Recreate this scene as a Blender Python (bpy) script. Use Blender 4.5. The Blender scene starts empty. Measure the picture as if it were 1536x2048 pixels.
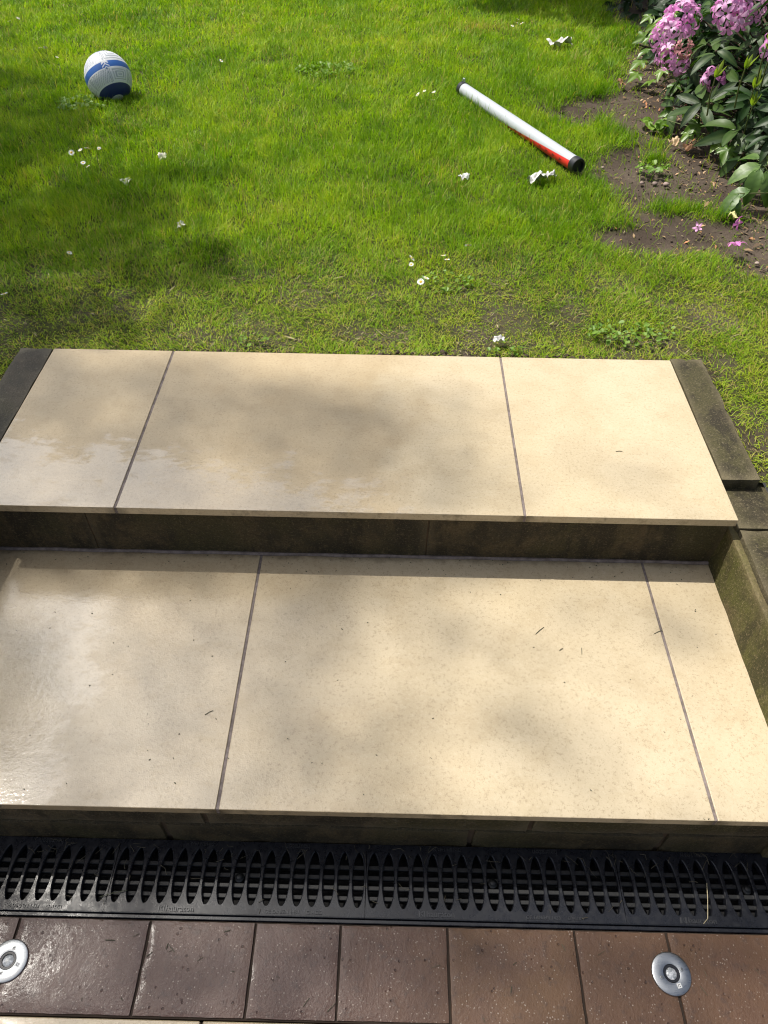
import bpy, bmesh, math, random
import numpy as np
from mathutils import Vector, Matrix, Euler, noise as mnoise

random.seed(7)
rng = np.random.default_rng(7)
SC = bpy.context.scene
COL = SC.collection
R = math.radians

# ------------------------------------------------------------------ camera
cam_d = bpy.data.cameras.new("camera")
cam = bpy.data.objects.new("camera", cam_d)
COL.objects.link(cam)
cam.location = (0.2423, -0.5196, 1.5481)
cam_d.sensor_fit = 'VERTICAL'
cam_d.sensor_height = 36.0
cam_d.lens = 36.0 * 1469.37 / 2048.0
cam_d.clip_start = 0.02
cam_d.clip_end = 400
TH, YAW, ROLL = 0.8102, -0.0086, 0.0144
fwd = Vector((math.sin(YAW) * math.cos(TH), math.cos(YAW) * math.cos(TH), -math.sin(TH)))
fwd = Vector((math.cos(TH) * math.sin(YAW), math.cos(TH) * math.cos(YAW), -math.sin(TH)))
right = Vector((math.cos(YAW), -math.sin(YAW), 0))
up = right.cross(fwd)
r2 = right * math.cos(ROLL) - up * (-math.sin(ROLL)) * -1
r2 = right * math.cos(ROLL) + up * math.sin(ROLL)
u2 = up * math.cos(ROLL) - right * math.sin(ROLL)
M = Matrix((r2, u2, -fwd)).transposed().to_4x4()
M.translation = cam.location
cam.matrix_world = M
SC.camera = cam

# ------------------------------------------------------------------ light
SUN = Vector((-0.50, 0.25, 1.0))            # direction towards the sun
S_EL = math.atan2(SUN.z, math.hypot(SUN.x, SUN.y))
S_AZ = math.atan2(SUN.x, SUN.y)
world = bpy.data.worlds.new("World")
SC.world = world
world.use_nodes = True
wn = world.node_tree
for n in list(wn.nodes):
    wn.nodes.remove(n)
wo = wn.nodes.new("ShaderNodeOutputWorld")
wb = wn.nodes.new("ShaderNodeBackground")
ws = wn.nodes.new("ShaderNodeTexSky")
ws.sky_type = 'NISHITA'
ws.sun_disc = False
ws.sun_elevation = S_EL
ws.sun_rotation = S_AZ
ws.air_density = 1.0
ws.dust_density = 3.5
ws.ozone_density = 1.0
wb.inputs[1].default_value = 0.10
wc = wn.nodes.new("ShaderNodeTexCoord"); wz = wn.nodes.new("ShaderNodeTexNoise"); wz.inputs["Scale"].default_value = 2.4; wz.inputs["Detail"].default_value = 6; wz.inputs["Roughness"].default_value = 0.55
wr = wn.nodes.new("ShaderNodeMapRange"); wr.interpolation_type = 'SMOOTHSTEP'; wr.inputs[1].default_value = 0.44; wr.inputs[2].default_value = 0.60; wr.inputs[4].default_value = 0.8
wx = wn.nodes.new("ShaderNodeMix"); wx.data_type = 'RGBA'; # broken white cloud over the whole sky, brighter towards the sun as real cloud is
wdot = wn.nodes.new("ShaderNodeVectorMath"); wdot.operation = 'DOT_PRODUCT'; wdot.inputs[1].default_value = SUN.normalized()
wf = wn.nodes.new("ShaderNodeMapRange"); wf.inputs[1].default_value = 0.45; wf.inputs[2].default_value = 1.0
wp = wn.nodes.new("ShaderNodeMath"); wp.operation = 'POWER'; wp.inputs[1].default_value = 3.0
wm = wn.nodes.new("ShaderNodeMath"); wm.operation = 'MULTIPLY_ADD'; wm.inputs[1].default_value = 44.0; wm.inputs[2].default_value = 3.0
wcc = wn.nodes.new("ShaderNodeCombineColor")
wn.links.new(wc.outputs["Generated"], wdot.inputs[0]); wn.links.new(wdot.outputs["Value"], wf.inputs[0]); wn.links.new(wf.outputs[0], wp.inputs[0]); wn.links.new(wp.outputs[0], wm.inputs[0])
for i_ in range(3): wn.links.new(wm.outputs[0], wcc.inputs[i_])
wn.links.new(wcc.outputs[0], wx.inputs[7])
wmap = wn.nodes.new("ShaderNodeMapping"); wmap.inputs["Location"].default_value = (2.1, 3.3, 0.7)
wn.links.new(wc.outputs["Generated"], wmap.inputs[0]); wn.links.new(wmap.outputs[0], wz.inputs["Vector"]); wn.links.new(wz.outputs["Fac"], wr.inputs[0]); wn.links.new(wr.outputs[0], wx.inputs[0])
wn.links.new(ws.outputs[0], wx.inputs[6]); wn.links.new(wx.outputs[2], wb.inputs[0])
wn.links.new(wb.outputs[0], wo.inputs[0])
sun_d = bpy.data.lights.new("sun", 'SUN')
sun_d.energy = 5.0
sun_d.angle = R(0.55)
sun_d.color = (1.0, 0.95, 0.86)
sun = bpy.data.objects.new("sun", sun_d)
COL.objects.link(sun)
sun.rotation_euler = SUN.to_track_quat('Z', 'Y').to_euler()
sun.location = (-6, 3, 14)
SC.view_settings.view_transform = 'Standard'
SC.view_settings.look = 'None'
SC.view_settings.gamma = 1.0
SC.view_settings.use_curve_mapping = False
SC.view_settings.exposure = 0.22
SC.render.engine = 'CYCLES'
SC.cycles.max_bounces = 8
SC.cycles.use_denoising = True
SC.cycles.pixel_filter_type = 'BLACKMAN_HARRIS'
SC.cycles.filter_width = 1.1
SC.cycles.transparent_max_bounces = 8
SC.cycles.caustics_reflective = False
SC.cycles.caustics_refractive = False

# ------------------------------------------------------------------ materials
def mat(name, base=(0.5, 0.5, 0.5), rough=0.6, spec=0.5, metal=0.0):
    m = bpy.data.materials.new(name)
    m.use_nodes = True
    b = m.node_tree.nodes["Principled BSDF"]
    b.inputs["Base Color"].default_value = (*base, 1)
    b.inputs["Roughness"].default_value = rough
    b.inputs["Specular IOR Level"].default_value = spec
    b.inputs["Metallic"].default_value = metal
    return m

class G:
    """small node-graph helper"""
    def __init__(s, m):
        s.t = m.node_tree; s.b = s.t.nodes["Principled BSDF"]; s.out = s.t.nodes["Material Output"]
        s._geo = None
    def n(s, typ, **kw):
        x = s.t.nodes.new(typ)
        for k, v in kw.items(): setattr(x, k, v)
        return x
    def put(s, sock, v):
        if isinstance(v, bpy.types.NodeSocket): s.t.links.new(v, sock)
        elif isinstance(v, tuple) and len(v) == 3 and sock.type == 'RGBA': sock.default_value = (*v, 1)
        else: sock.default_value = v
    def pos(s):
        if s._geo is None: s._geo = s.n("ShaderNodeNewGeometry")
        return s._geo.outputs["Position"]
    def noise(s, scale, detail=3, rough=0.55, dist=0.0, vec=None, stretch=None):
        v = vec or s.pos()
        if stretch:
            mp = s.n("ShaderNodeMapping"); s.put(mp.inputs[0], v); mp.inputs["Scale"].default_value = stretch; v = mp.outputs[0]
        x = s.n("ShaderNodeTexNoise"); s.put(x.inputs["Vector"], v)
        x.inputs["Scale"].default_value = scale; x.inputs["Detail"].default_value = detail
        x.inputs["Roughness"].default_value = rough; x.inputs["Distortion"].default_value = dist
        return x.outputs["Fac"]
    def vor(s, scale, out="Distance", feature='F1', vec=None):
        x = s.n("ShaderNodeTexVoronoi"); x.feature = feature; s.put(x.inputs["Vector"], vec or s.pos()); x.inputs["Scale"].default_value = scale
        return x.outputs[out]
    def ramp(s, f, pts):
        x = s.n("ShaderNodeValToRGB"); s.put(x.inputs[0], f); e = x.color_ramp.elements
        while len(e) < len(pts): e.new(0.5)
        for i, (p, c) in enumerate(pts):
            e[i].position = p
            e[i].color = (c, c, c, 1) if isinstance(c, (int, float)) else (*c, 1)
        return x.outputs[0]
    def mr(s, f, a, b, c=0.0, d=1.0, smooth=True):
        x = s.n("ShaderNodeMapRange"); x.interpolation_type = 'SMOOTHSTEP' if smooth else 'LINEAR'
        s.put(x.inputs[0], f)
        for i, v in enumerate((a, b, c, d)): x.inputs[1 + i].default_value = v
        return x.outputs[0]
    def math(s, op, a, b=0.0, c=0.0):
        x = s.n("ShaderNodeMath", operation=op); s.put(x.inputs[0], a); s.put(x.inputs[1], b); s.put(x.inputs[2], c)
        return x.outputs[0]
    def mix(s, f, a, b, blend='MIX'):
        x = s.n("ShaderNodeMix", data_type='RGBA', blend_type=blend)
        s.put(x.inputs[0], f); s.put(x.inputs[6], a); s.put(x.inputs[7], b)
        return x.outputs[2]
    def xyz(s, v=None):
        x = s.n("ShaderNodeSeparateXYZ"); s.put(x.inputs[0], v or s.pos()); return x.outputs
    def bump(s, h, strength=0.3, dist=0.002, normal=None):
        x = s.n("ShaderNodeBump"); s.put(x.inputs["Height"], h); x.inputs["Strength"].default_value = strength; x.inputs["Distance"].default_value = dist
        if normal is not None: s.put(x.inputs["Normal"], normal)
        s.t.links.new(x.outputs[0], s.b.inputs["Normal"]); return x.outputs[0]
    def attr(s, name, out="Fac"):
        x = s.n("ShaderNodeAttribute"); x.attribute_name = name; return x.outputs[out]
    def rnd(s):
        x = s.n("ShaderNodeObjectInfo"); return x.outputs["Random"]
    def set(s, **kw):
        names = dict(color="Base Color", rough="Roughness", spec="Specular IOR Level", coat="Coat Weight", coat_rough="Coat Roughness", metal="Metallic")
        for k, v in kw.items(): s.put(s.b.inputs[names[k]], v)

# --- pale porcelain paving, wet on the left
def tile_material():
    m = mat("pale_porcelain_stone"); g = G(m)
    big = g.noise(2.6, 4, 0.6, 0.2); mid = g.noise(13, 5, 0.65); cloud = g.noise(38, 4, 0.7); grain = g.noise(170, 3, 0.8); fine = g.noise(420, 2, 0.8)
    streak = g.noise(30, 4, 0.7, 0.2, None, (0.45, 1.6, 1))
    c = g.mix(g.mr(big, 0.35, 0.65), (0.472, 0.390, 0.256), (0.520, 0.438, 0.300))
    c = g.mix(g.mr(mid, 0.45, 0.70, 0, 0.40), c, (0.405, 0.318, 0.192))
    c = g.mix(g.mr(streak, 0.52, 0.70, 0, 0.35), c, (0.52, 0.45, 0.32))
    c = g.mix(g.mr(cloud, 0.52, 0.72, 0, 0.32), c, (0.39, 0.312, 0.198))
    c = g.mix(g.mr(grain, 0.54, 0.66, 0, 0.60), c, (0.30, 0.235, 0.145))
    c = g.mix(g.mr(grain, 0.44, 0.34, 0, 0.4), c, (0.56, 0.49, 0.35))
    c = g.mix(g.mr(fine, 0.56, 0.70, 0, 0.22), c, (0.27, 0.215, 0.14))
    keep = g.mr(g.noise(9, 2), 0.53, 0.62)
    c = g.mix(g.math('MULTIPLY', g.mr(g.vor(44), 0.070, 0.035, 0, 0.55), keep), c, (0.11, 0.085, 0.055))
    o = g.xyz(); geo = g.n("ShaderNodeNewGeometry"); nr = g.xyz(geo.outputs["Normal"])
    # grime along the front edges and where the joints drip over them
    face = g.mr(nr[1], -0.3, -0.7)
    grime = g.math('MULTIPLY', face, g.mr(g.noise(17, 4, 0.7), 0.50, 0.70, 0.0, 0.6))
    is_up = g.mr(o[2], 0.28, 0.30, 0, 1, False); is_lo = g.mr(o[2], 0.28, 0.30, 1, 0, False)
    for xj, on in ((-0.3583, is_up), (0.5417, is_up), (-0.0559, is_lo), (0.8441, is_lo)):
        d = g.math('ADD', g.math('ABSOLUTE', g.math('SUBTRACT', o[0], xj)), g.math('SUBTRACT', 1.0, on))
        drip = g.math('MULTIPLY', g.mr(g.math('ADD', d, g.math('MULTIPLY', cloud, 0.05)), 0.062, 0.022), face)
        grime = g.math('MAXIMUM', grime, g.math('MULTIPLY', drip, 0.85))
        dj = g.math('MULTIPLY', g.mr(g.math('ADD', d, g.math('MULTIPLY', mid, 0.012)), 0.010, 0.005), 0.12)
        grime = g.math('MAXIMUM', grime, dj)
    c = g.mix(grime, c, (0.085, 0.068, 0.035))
    # darker band at the back of the lower tread, against the riser
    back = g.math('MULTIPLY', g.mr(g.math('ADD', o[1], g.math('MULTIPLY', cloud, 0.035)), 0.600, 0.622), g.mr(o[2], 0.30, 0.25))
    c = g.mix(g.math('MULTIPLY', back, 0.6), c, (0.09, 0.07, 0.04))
    # rain water still lying on the left part of both treads
    n1 = g.noise(5.5, 5, 0.62); n2 = g.noise(30, 5, 0.7, 0.0, None, (0.7, 1.3, 1))
    wob = g.math('MULTIPLY_ADD', n1, 0.62, -0.31)
    upper = g.mr(o[2], 0.28, 0.30, 0, 1, False)
    lim_l = g.math('MULTIPLY_ADD', o[1], -0.25, 0.20)                       # lower tread: wet left of this x
    e_l = g.math('ADD', g.math('SUBTRACT', lim_l, o[0]), wob)
    e_u = g.math('MINIMUM', g.math('SUBTRACT', g.math('MULTIPLY_ADD', o[0], -0.20, 0.72), o[1]), g.math('MULTIPLY', g.math('SUBTRACT', 0.22, o[0]), 0.6))  # upper film stops where a tree's reflection would hide the sky
    e_u = g.math('MULTIPLY_ADD', wob, 0.55, e_u)
    mixu = g.n("ShaderNodeMix", data_type='FLOAT'); g.put(mixu.inputs[0], upper); g.put(mixu.inputs[2], e_l); g.put(mixu.inputs[3], e_u); edge = mixu.outputs[0]
    damp_u = g.mr(g.math('ADD', g.math('SUBTRACT', 0.30, o[0]), wob), -0.05, 0.12); damp_l = g.mr(e_l, -0.45, 0.30)
    mixd = g.n("ShaderNodeMix", data_type='FLOAT'); g.put(mixd.inputs[0], upper); g.put(mixd.inputs[2], damp_l); g.put(mixd.inputs[3], damp_u); damp = mixd.outputs[0]
    jit = g.math('MULTIPLY_ADD', n2, 0.55, -0.275)
    f_l = g.mr(g.math('ADD', e_l, g.math('MULTIPLY', jit, 0.6)), -0.28, 0.42); f_u = g.mr(g.math('ADD', edge, g.math('MULTIPLY', jit, 0.7)), 0.00, 0.07)
    mixf = g.n("ShaderNodeMix", data_type='FLOAT'); g.put(mixf.inputs[0], upper); g.put(mixf.inputs[2], f_l); g.put(mixf.inputs[3], f_u); left_sheen = g.mr(g.math('ADD', g.math('ADD', o[0], g.math('MULTIPLY', wob, 0.35)), g.math('MULTIPLY', jit, 0.45)), -0.33, -0.40, 0.36, 0.78)      # coat made stronger in the left strip, for a rippled white sheen
    film = g.math('MULTIPLY', mixf.outputs[0], g.math('MAXIMUM', left_sheen, upper))
    c = g.mix(damp, c, g.mix(1.0, c, (0.88, 0.84, 0.78), 'MULTIPLY'))
    ro = g.math('MULTIPLY_ADD', damp, -0.08, 0.47)
    g.set(color=c, rough=ro, spec=0.5, coat=g.math('MULTIPLY', film, g.mr(n2, 0.34, 0.46, 0.62, 0.95)), coat_rough=0.07)
    g.b.inputs["Coat IOR"].default_value = 2.0
    g.set(color=g.mix(1.0, c, g.ramp(g.rnd(), [(0, (0.94, 0.93, 0.92)), (1, (1.03, 1.03, 1.02))]), 'MULTIPLY'))
    h = g.math('ADD', g.math('MULTIPLY', grain, 0.8), g.math('MULTIPLY', cloud, 0.6))
    g.bump(h, 0.30, 0.0016)
    cb = g.n("ShaderNodeBump"); g.put(cb.inputs["Height"], g.math('ADD', n2, g.math('MULTIPLY', grain, 0.25))); cb.inputs["Strength"].default_value = 0.24; cb.inputs["Distance"].default_value = 0.0026
    g.t.links.new(cb.outputs[0], g.b.inputs["Coat Normal"])
    return m

def grout_material():
    m = mat("grey_grout", (0.17, 0.14, 0.125), 0.85, 0.3); g = G(m)
    g.set(color=g.mix(g.mr(g.noise(45, 4, 0.7), 0.3, 0.7), (0.12, 0.098, 0.085), (0.235, 0.195, 0.18))); g.bump(g.noise(300, 2), 0.4, 0.001); return m

def mossy_stone(name, dark, mid, moss, lichen, warm=0.0, wet=0.6):
    m = mat(name, mid, wet, 0.35); g = G(m)
    a = g.noise(9, 6, 0.72, 0.2); b = g.noise(36, 6, 0.78); f = g.noise(210, 3, 0.8); big = g.noise(3.4, 4, 0.6)
    c = g.mix(g.mr(a, 0.40, 0.60), dark, mid)
    c = g.mix(g.mr(big, 0.45, 0.60, 0, 0.85), c, moss)
    c = g.mix(g.mr(g.noise(5.5, 5, 0.7, 0.0, None, (1.6, 1, 0.5)), 0.52, 0.62, 0, 0.75), c, tuple(x * 0.55 for x in dark))
    c = g.mix(g.mr(b, 0.57, 0.70, 0, 0.55), c, lichen)
    c = g.mix(g.mr(f, 0.55, 0.66, 0, 0.75), c, lichen)
    c = g.mix(g.mr(f, 0.45, 0.34, 0, 0.8), c, tuple(x * 0.6 for x in dark))
    c = g.mix(g.mr(g.noise(95, 3, 0.7), 0.54, 0.66, 0, 0.6), c, dark)
    geo = g.n("ShaderNodeNewGeometry")
    # lichen-worn arrises
    c = g.mix(g.mr(geo.outputs["Pointiness"], 0.52, 0.60, 0, 0.55), c, lichen)
    g.set(color=c, rough=g.math('MULTIPLY_ADD', a, 0.35, wet - 0.15))
    g.bump(g.math('ADD', g.math('MULTIPLY', f, 0.8), b), 0.8, 0.004)
    return m

def paver_material():
    m = mat("clay_paver", rough=0.4); g = G(m)
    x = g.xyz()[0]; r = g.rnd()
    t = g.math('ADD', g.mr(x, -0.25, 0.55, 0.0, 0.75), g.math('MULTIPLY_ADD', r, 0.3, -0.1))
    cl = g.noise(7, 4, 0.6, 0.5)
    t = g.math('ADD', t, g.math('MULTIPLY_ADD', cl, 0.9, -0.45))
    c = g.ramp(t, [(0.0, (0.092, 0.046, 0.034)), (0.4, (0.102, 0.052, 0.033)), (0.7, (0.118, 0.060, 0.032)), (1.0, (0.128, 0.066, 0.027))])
    f = g.noise(190, 4, 0.72); b = g.noise(46, 5, 0.7)
    c = g.mix(g.mr(b, 0.5, 0.72, 0, 0.5), c, (0.045, 0.029, 0.024))
    c = g.mix(g.mr(f, 0.6, 0.72, 0, 0.5), c, (0.20, 0.14, 0.105))
    sp = g.vor(170, "Distance"); k = g.mr(g.noise(50, 3), 0.46, 0.58)
    spots = g.math('MULTIPLY', g.mr(sp, 0.26, 0.14), k)
    c = g.mix(g.math('MULTIPLY', spots, 0.85), c, (0.34, 0.27, 0.215))
    pit = g.math('MULTIPLY', g.mr(g.vor(70, "Distance"), 0.20, 0.08), g.mr(g.noise(21, 2), 0.5, 0.58))
    c = g.mix(g.math('MULTIPLY', pit, 0.6), c, (0.035, 0.02, 0.018))
    wetm = g.mr(g.math('ADD', x, g.math('MULTIPLY', cl, 0.7)), 0.25, 0.95)
    g.set(color=c, rough=g.math('MULTIPLY_ADD', wetm, 0.20, 0.36), spec=0.5)
    drops = g.mr(g.vor(115, "Distance"), 0.34, 0.12)
    h = g.math('ADD', g.math('MULTIPLY', f, 0.6), g.math('ADD', g.math('MULTIPLY', b, 1.0), g.math('MULTIPLY', pit, -0.8)))
    g.bump(h, 0.7, 0.003)
    g.set(coat=g.mr(x, 0.75, 0.1, 0.10, 0.24), coat_rough=0.14)
    cb = g.n("ShaderNodeBump"); g.put(cb.inputs["Height"], g.math('ADD', drops, g.math('MULTIPLY', b, 0.8))); cb.inputs["Strength"].default_value = 0.3; cb.inputs["Distance"].default_value = 0.002
    g.t.links.new(cb.outputs[0], g.b.inputs["Coat Normal"])
    return m

def iron_material():
    m = mat("wet_black_plastic", (0.010, 0.011, 0.014), 0.32, 0.5); g = G(m)
    n = g.noise(60, 4, 0.7); f = g.noise(500, 2, 0.6)
    c = g.mix(g.mr(n, 0.5, 0.75, 0, 0.6), (0.008, 0.009, 0.013), (0.022, 0.023, 0.027))
    dust = g.mr(g.noise(330, 3, 0.8), 0.66, 0.74, 0, 0.45)
    c = g.mix(dust, c, (0.08, 0.07, 0.055))
    g.set(color=c, rough=g.mr(n, 0.3, 0.7, 0.22, 0.42)); g.bump(g.math('ADD', g.math('MULTIPLY', f, 0.3), n), 0.18, 0.0015)
    return m

def soil_material():
    m = mat("garden_soil", rough=0.95, spec=0.2); g = G(m)
    a = g.noise(5, 4, 0.6); b = g.noise(40, 5, 0.7); f = g.noise(170, 4, 0.75)
    c = g.mix(g.mr(a, 0.35, 0.65), (0.058, 0.043, 0.032), (0.100, 0.077, 0.058))
    c = g.mix(g.mr(b, 0.45, 0.7, 0, 0.7), c, (0.045, 0.033, 0.024))
    c = g.mix(g.mr(f, 0.58, 0.75, 0, 0.6), c, (0.21, 0.165, 0.12))
    gr = g.attr("bare")
    thatch = g.mix(g.mr(b, 0.4, 0.65), (0.032, 0.038, 0.010), (0.075, 0.085, 0.020))
    c = g.mix(gr, thatch, c)
    g.set(color=c); g.bump(g.math('ADD', b, g.math('MULTIPLY', f, 0.6)), 0.9, 0.008)
    return m

def leafy(name, ramp_pts, rough=0.4, trans=0.3, tcol=(0.35, 0.6, 0.05), attr=None, vein=None, spec=0.45):
    m = mat(name, rough=rough, spec=spec); g = G(m)
    f = g.attr(attr) if attr else g.rnd()
    c = g.ramp(f, ramp_pts)
    if vein:
        u = g.attr("vein"); c = g.mix(g.mr(u, 0.0, 1.0, 0, 0.55, False), c, vein)
        g.bump(u, 0.35, 0.002)
    g.set(color=c)
    if trans:
        tr = g.n("ShaderNodeBsdfTranslucent"); g.put(tr.inputs[0], g.mix(1.0, c, tcol, 'MULTIPLY') if tcol else c)
        tc = g.n("ShaderNodeVectorMath", operation='SCALE')
        ms = g.n("ShaderNodeMixShader"); ms.inputs[0].default_value = trans
        g.t.links.new(g.b.outputs[0], ms.inputs[1]); g.t.links.new(tr.outputs[0], ms.inputs[2]); g.t.links.new(ms.outputs[0], g.out.inputs[0])
    return m

M_TILE = tile_material()
M_GROUT = grout_material()
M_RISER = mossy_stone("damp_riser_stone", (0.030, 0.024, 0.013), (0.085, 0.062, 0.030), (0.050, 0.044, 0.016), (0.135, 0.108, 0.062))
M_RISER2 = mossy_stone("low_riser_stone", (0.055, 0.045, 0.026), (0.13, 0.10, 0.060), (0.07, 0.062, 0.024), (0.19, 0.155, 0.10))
M_COPING = mossy_stone("weathered_coping_stone", (0.032, 0.025, 0.014), (0.074, 0.060, 0.033), (0.056, 0.050, 0.018), (0.17, 0.14, 0.085), wet=0.75)
M_WALL = mossy_stone("algae_green_stone", (0.050, 0.042, 0.014), (0.105, 0.080, 0.036), (0.078, 0.078, 0.014), (0.20, 0.155, 0.085), wet=0.75)
M_WETSTONE = mossy_stone("dark_wet_stone", (0.034, 0.029, 0.020), (0.062, 0.052, 0.036), (0.048, 0.043, 0.024), (0.12, 0.105, 0.075), wet=0.65)
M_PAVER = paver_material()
M_SAND = mat("joint_sand", (0.045, 0.033, 0.025), 0.95, 0.2)
M_IRON = iron_material()
M_LETTER = mat("raised_lettering", (0.030, 0.031, 0.034), 0.30, 0.6)
M_VOID = mat("channel_dark", (0.012, 0.012, 0.013), 0.7, 0.3)
M_BAR = mat("grate_bar_plastic", (0.010, 0.0105, 0.011), 0.5, 0.5)
M_SOIL = soil_material()
M_GRASS = leafy("grass_blades", [(0.0, (0.055, 0.140, 0.003)), (0.35, (0.160, 0.305, 0.010)), (0.62, (0.305, 0.440, 0.020)), (0.76, (0.43, 0.49, 0.045)), (0.88, (0.40, 0.34, 0.085)), (1.0, (0.48, 0.38, 0.16))],
                rough=0.5, trans=0.45, tcol=(1.25, 1.3, 0.5), attr="tint", spec=0.22)

def tint_ramp(a, b, c=None):
    return [(0.0, a), (0.5, b), (1.0, c or b)]
M_RHODO = leafy("rhododendron_leaf", tint_ramp((0.010, 0.026, 0.007), (0.020, 0.050, 0.011), (0.055, 0.105, 0.018)), 0.46, 0.16, (1.6, 2.2, 0.5), vein=(0.07, 0.11, 0.03), spec=0.28)
M_SHOOT = leafy("fresh_shoot_leaf", tint_ramp((0.16, 0.24, 0.02), (0.22, 0.30, 0.03)), 0.4, 0.4, (1.3, 1.5, 0.6))
M_IVY = leafy("ivy_leaf", tint_ramp((0.060, 0.13, 0.012), (0.105, 0.19, 0.016), (0.15, 0.24, 0.024)), 0.38, 0.25, (1.5, 1.8, 0.5), vein=(0.16, 0.24, 0.06), spec=0.4)
M_SHRUB = leafy("ribbed_shrub_leaf", tint_ramp((0.055, 0.12, 0.022), (0.085, 0.165, 0.032), (0.12, 0.20, 0.045)), 0.42, 0.25, (1.4, 1.7, 0.6), vein=(0.035, 0.08, 0.015))
M_STEM = mat("green_stem", (0.13, 0.16, 0.05), 0.55)
M_WOOD = mat("brown_twig", (0.085, 0.055, 0.035), 0.8)
M_PETAL = leafy("pink_petal", tint_ramp((0.66, 0.20, 0.54), (0.76, 0.36, 0.66), (0.80, 0.54, 0.74)), 0.55, 0.35, (1.0, 1.0, 1.0))
M_FADED = leafy("faded_petal", tint_ramp((0.50, 0.20, 0.24), (0.55, 0.28, 0.26)), 0.6, 0.3, (1.0, 1.0, 1.0))
M_CLOVER = leafy("clover_leaf", tint_ramp((0.10, 0.20, 0.02), (0.17, 0.28, 0.035)), 0.5, 0.3, (1.4, 1.7, 0.6), attr="tint")
M_WHITEPETAL = mat("daisy_white", (0.80, 0.80, 0.78), 0.6)
M_YELLOW = mat("daisy_yellow", (0.75, 0.48, 0.04), 0.7)
M_PAPER = mat("white_paper", (0.60, 0.59, 0.57), 0.8, 0.3)
M_PALELEAF = mat("dry_pale_petal", (0.62, 0.60, 0.50), 0.7)
M_BARK = mat("tree_bark", (0.09, 0.07, 0.05), 0.9)
M_TREELEAF = leafy("tree_leaf", tint_ramp((0.05, 0.10, 0.015), (0.08, 0.15, 0.02)), 0.45, 0.15, (1.2, 1.4, 0.6))
M_LITTER = leafy("leaf_litter_flake", [(0.0, (0.07, 0.045, 0.025)), (0.4, (0.19, 0.12, 0.06)), (0.7, (0.34, 0.23, 0.12)), (0.9, (0.40, 0.17, 0.07)), (1.0, (0.45, 0.34, 0.2))], 0.8, 0, attr="tint")

M_STRAW = leafy("dry_straw", [(0.0, (0.10, 0.085, 0.035)), (0.5, (0.22, 0.19, 0.085)), (1.0, (0.33, 0.28, 0.15))], 0.8, 0, attr="tint")

# ------------------------------------------------------------------ object helpers
def wloc(o):
    v = Vector((0, 0, 0))
    while o is not None:
        v = v + o.location; o = o.parent
    return v

def link(name, mesh, material, parent=None):
    o = bpy.data.objects.new(name, mesh)
    COL.objects.link(o)
    if material is not None and len(mesh.materials) == 0:
        for mm in (material if isinstance(material, (list, tuple)) else [material]): mesh.materials.append(mm)
    if parent is not None: o.parent = parent
    return o

def obj(name, bm, material, parent=None, smooth=False):
    """mesh authored in world coordinates; becomes ONE object, child of parent"""
    if parent is not None: bmesh.ops.translate(bm, verts=bm.verts, vec=-wloc(parent))
    me = bpy.data.meshes.new(name)
    bm.normal_update(); bm.to_mesh(me); bm.free()
    if smooth:
        me.polygons.foreach_set("use_smooth", [True] * len(me.polygons))
        me.set_sharp_from_angle(angle=R(smooth if smooth > 1 else 40))
    return link(name, me, material, parent)

def place(name, mesh, mw, parent=None, material=None):
    o = link(name, mesh, material, parent)
    if parent is not None: mw = Matrix.Translation(-wloc(parent)) @ mw
    o.matrix_local = mw
    return o

def tag(o, label, cat, group=None):
    o["label"] = label; o["category"] = cat
    if group: o["group"] = group
    return o

def thing(name, label, cat, loc=(0, 0, 0), group=None, parent=None):
    o = bpy.data.objects.new(name, None); COL.objects.link(o)
    o.empty_display_size = 0.05
    if parent is not None: o.parent = parent; loc = Vector(loc) - wloc(parent)
    o.location = loc
    if label: tag(o, label, cat, group)
    return o

def BM(): return bmesh.new()

def box(bm, x0, x1, y0, y1, z0, z1):
    v = [bm.verts.new(p) for p in ((x0, y0, z0), (x1, y0, z0), (x1, y1, z0), (x0, y1, z0), (x0, y0, z1), (x1, y0, z1), (x1, y1, z1), (x0, y1, z1))]
    return [bm.faces.new([v[i] for i in q]) for q in ((0, 3, 2, 1), (4, 5, 6, 7), (0, 1, 5, 4), (1, 2, 6, 5), (2, 3, 7, 6), (3, 0, 4, 7))]

def bev(bm, w, seg=1):
    bmesh.ops.bevel(bm, geom=list(bm.edges), offset=w, segments=seg, affect='EDGES', profile=0.5)
    return bm

def block(x0, x1, y0, y1, z0, z1, w=0.002, seg=1):
    bm = BM(); box(bm, x0, x1, y0, y1, z0, z1); return bev(bm, w, seg)

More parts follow.
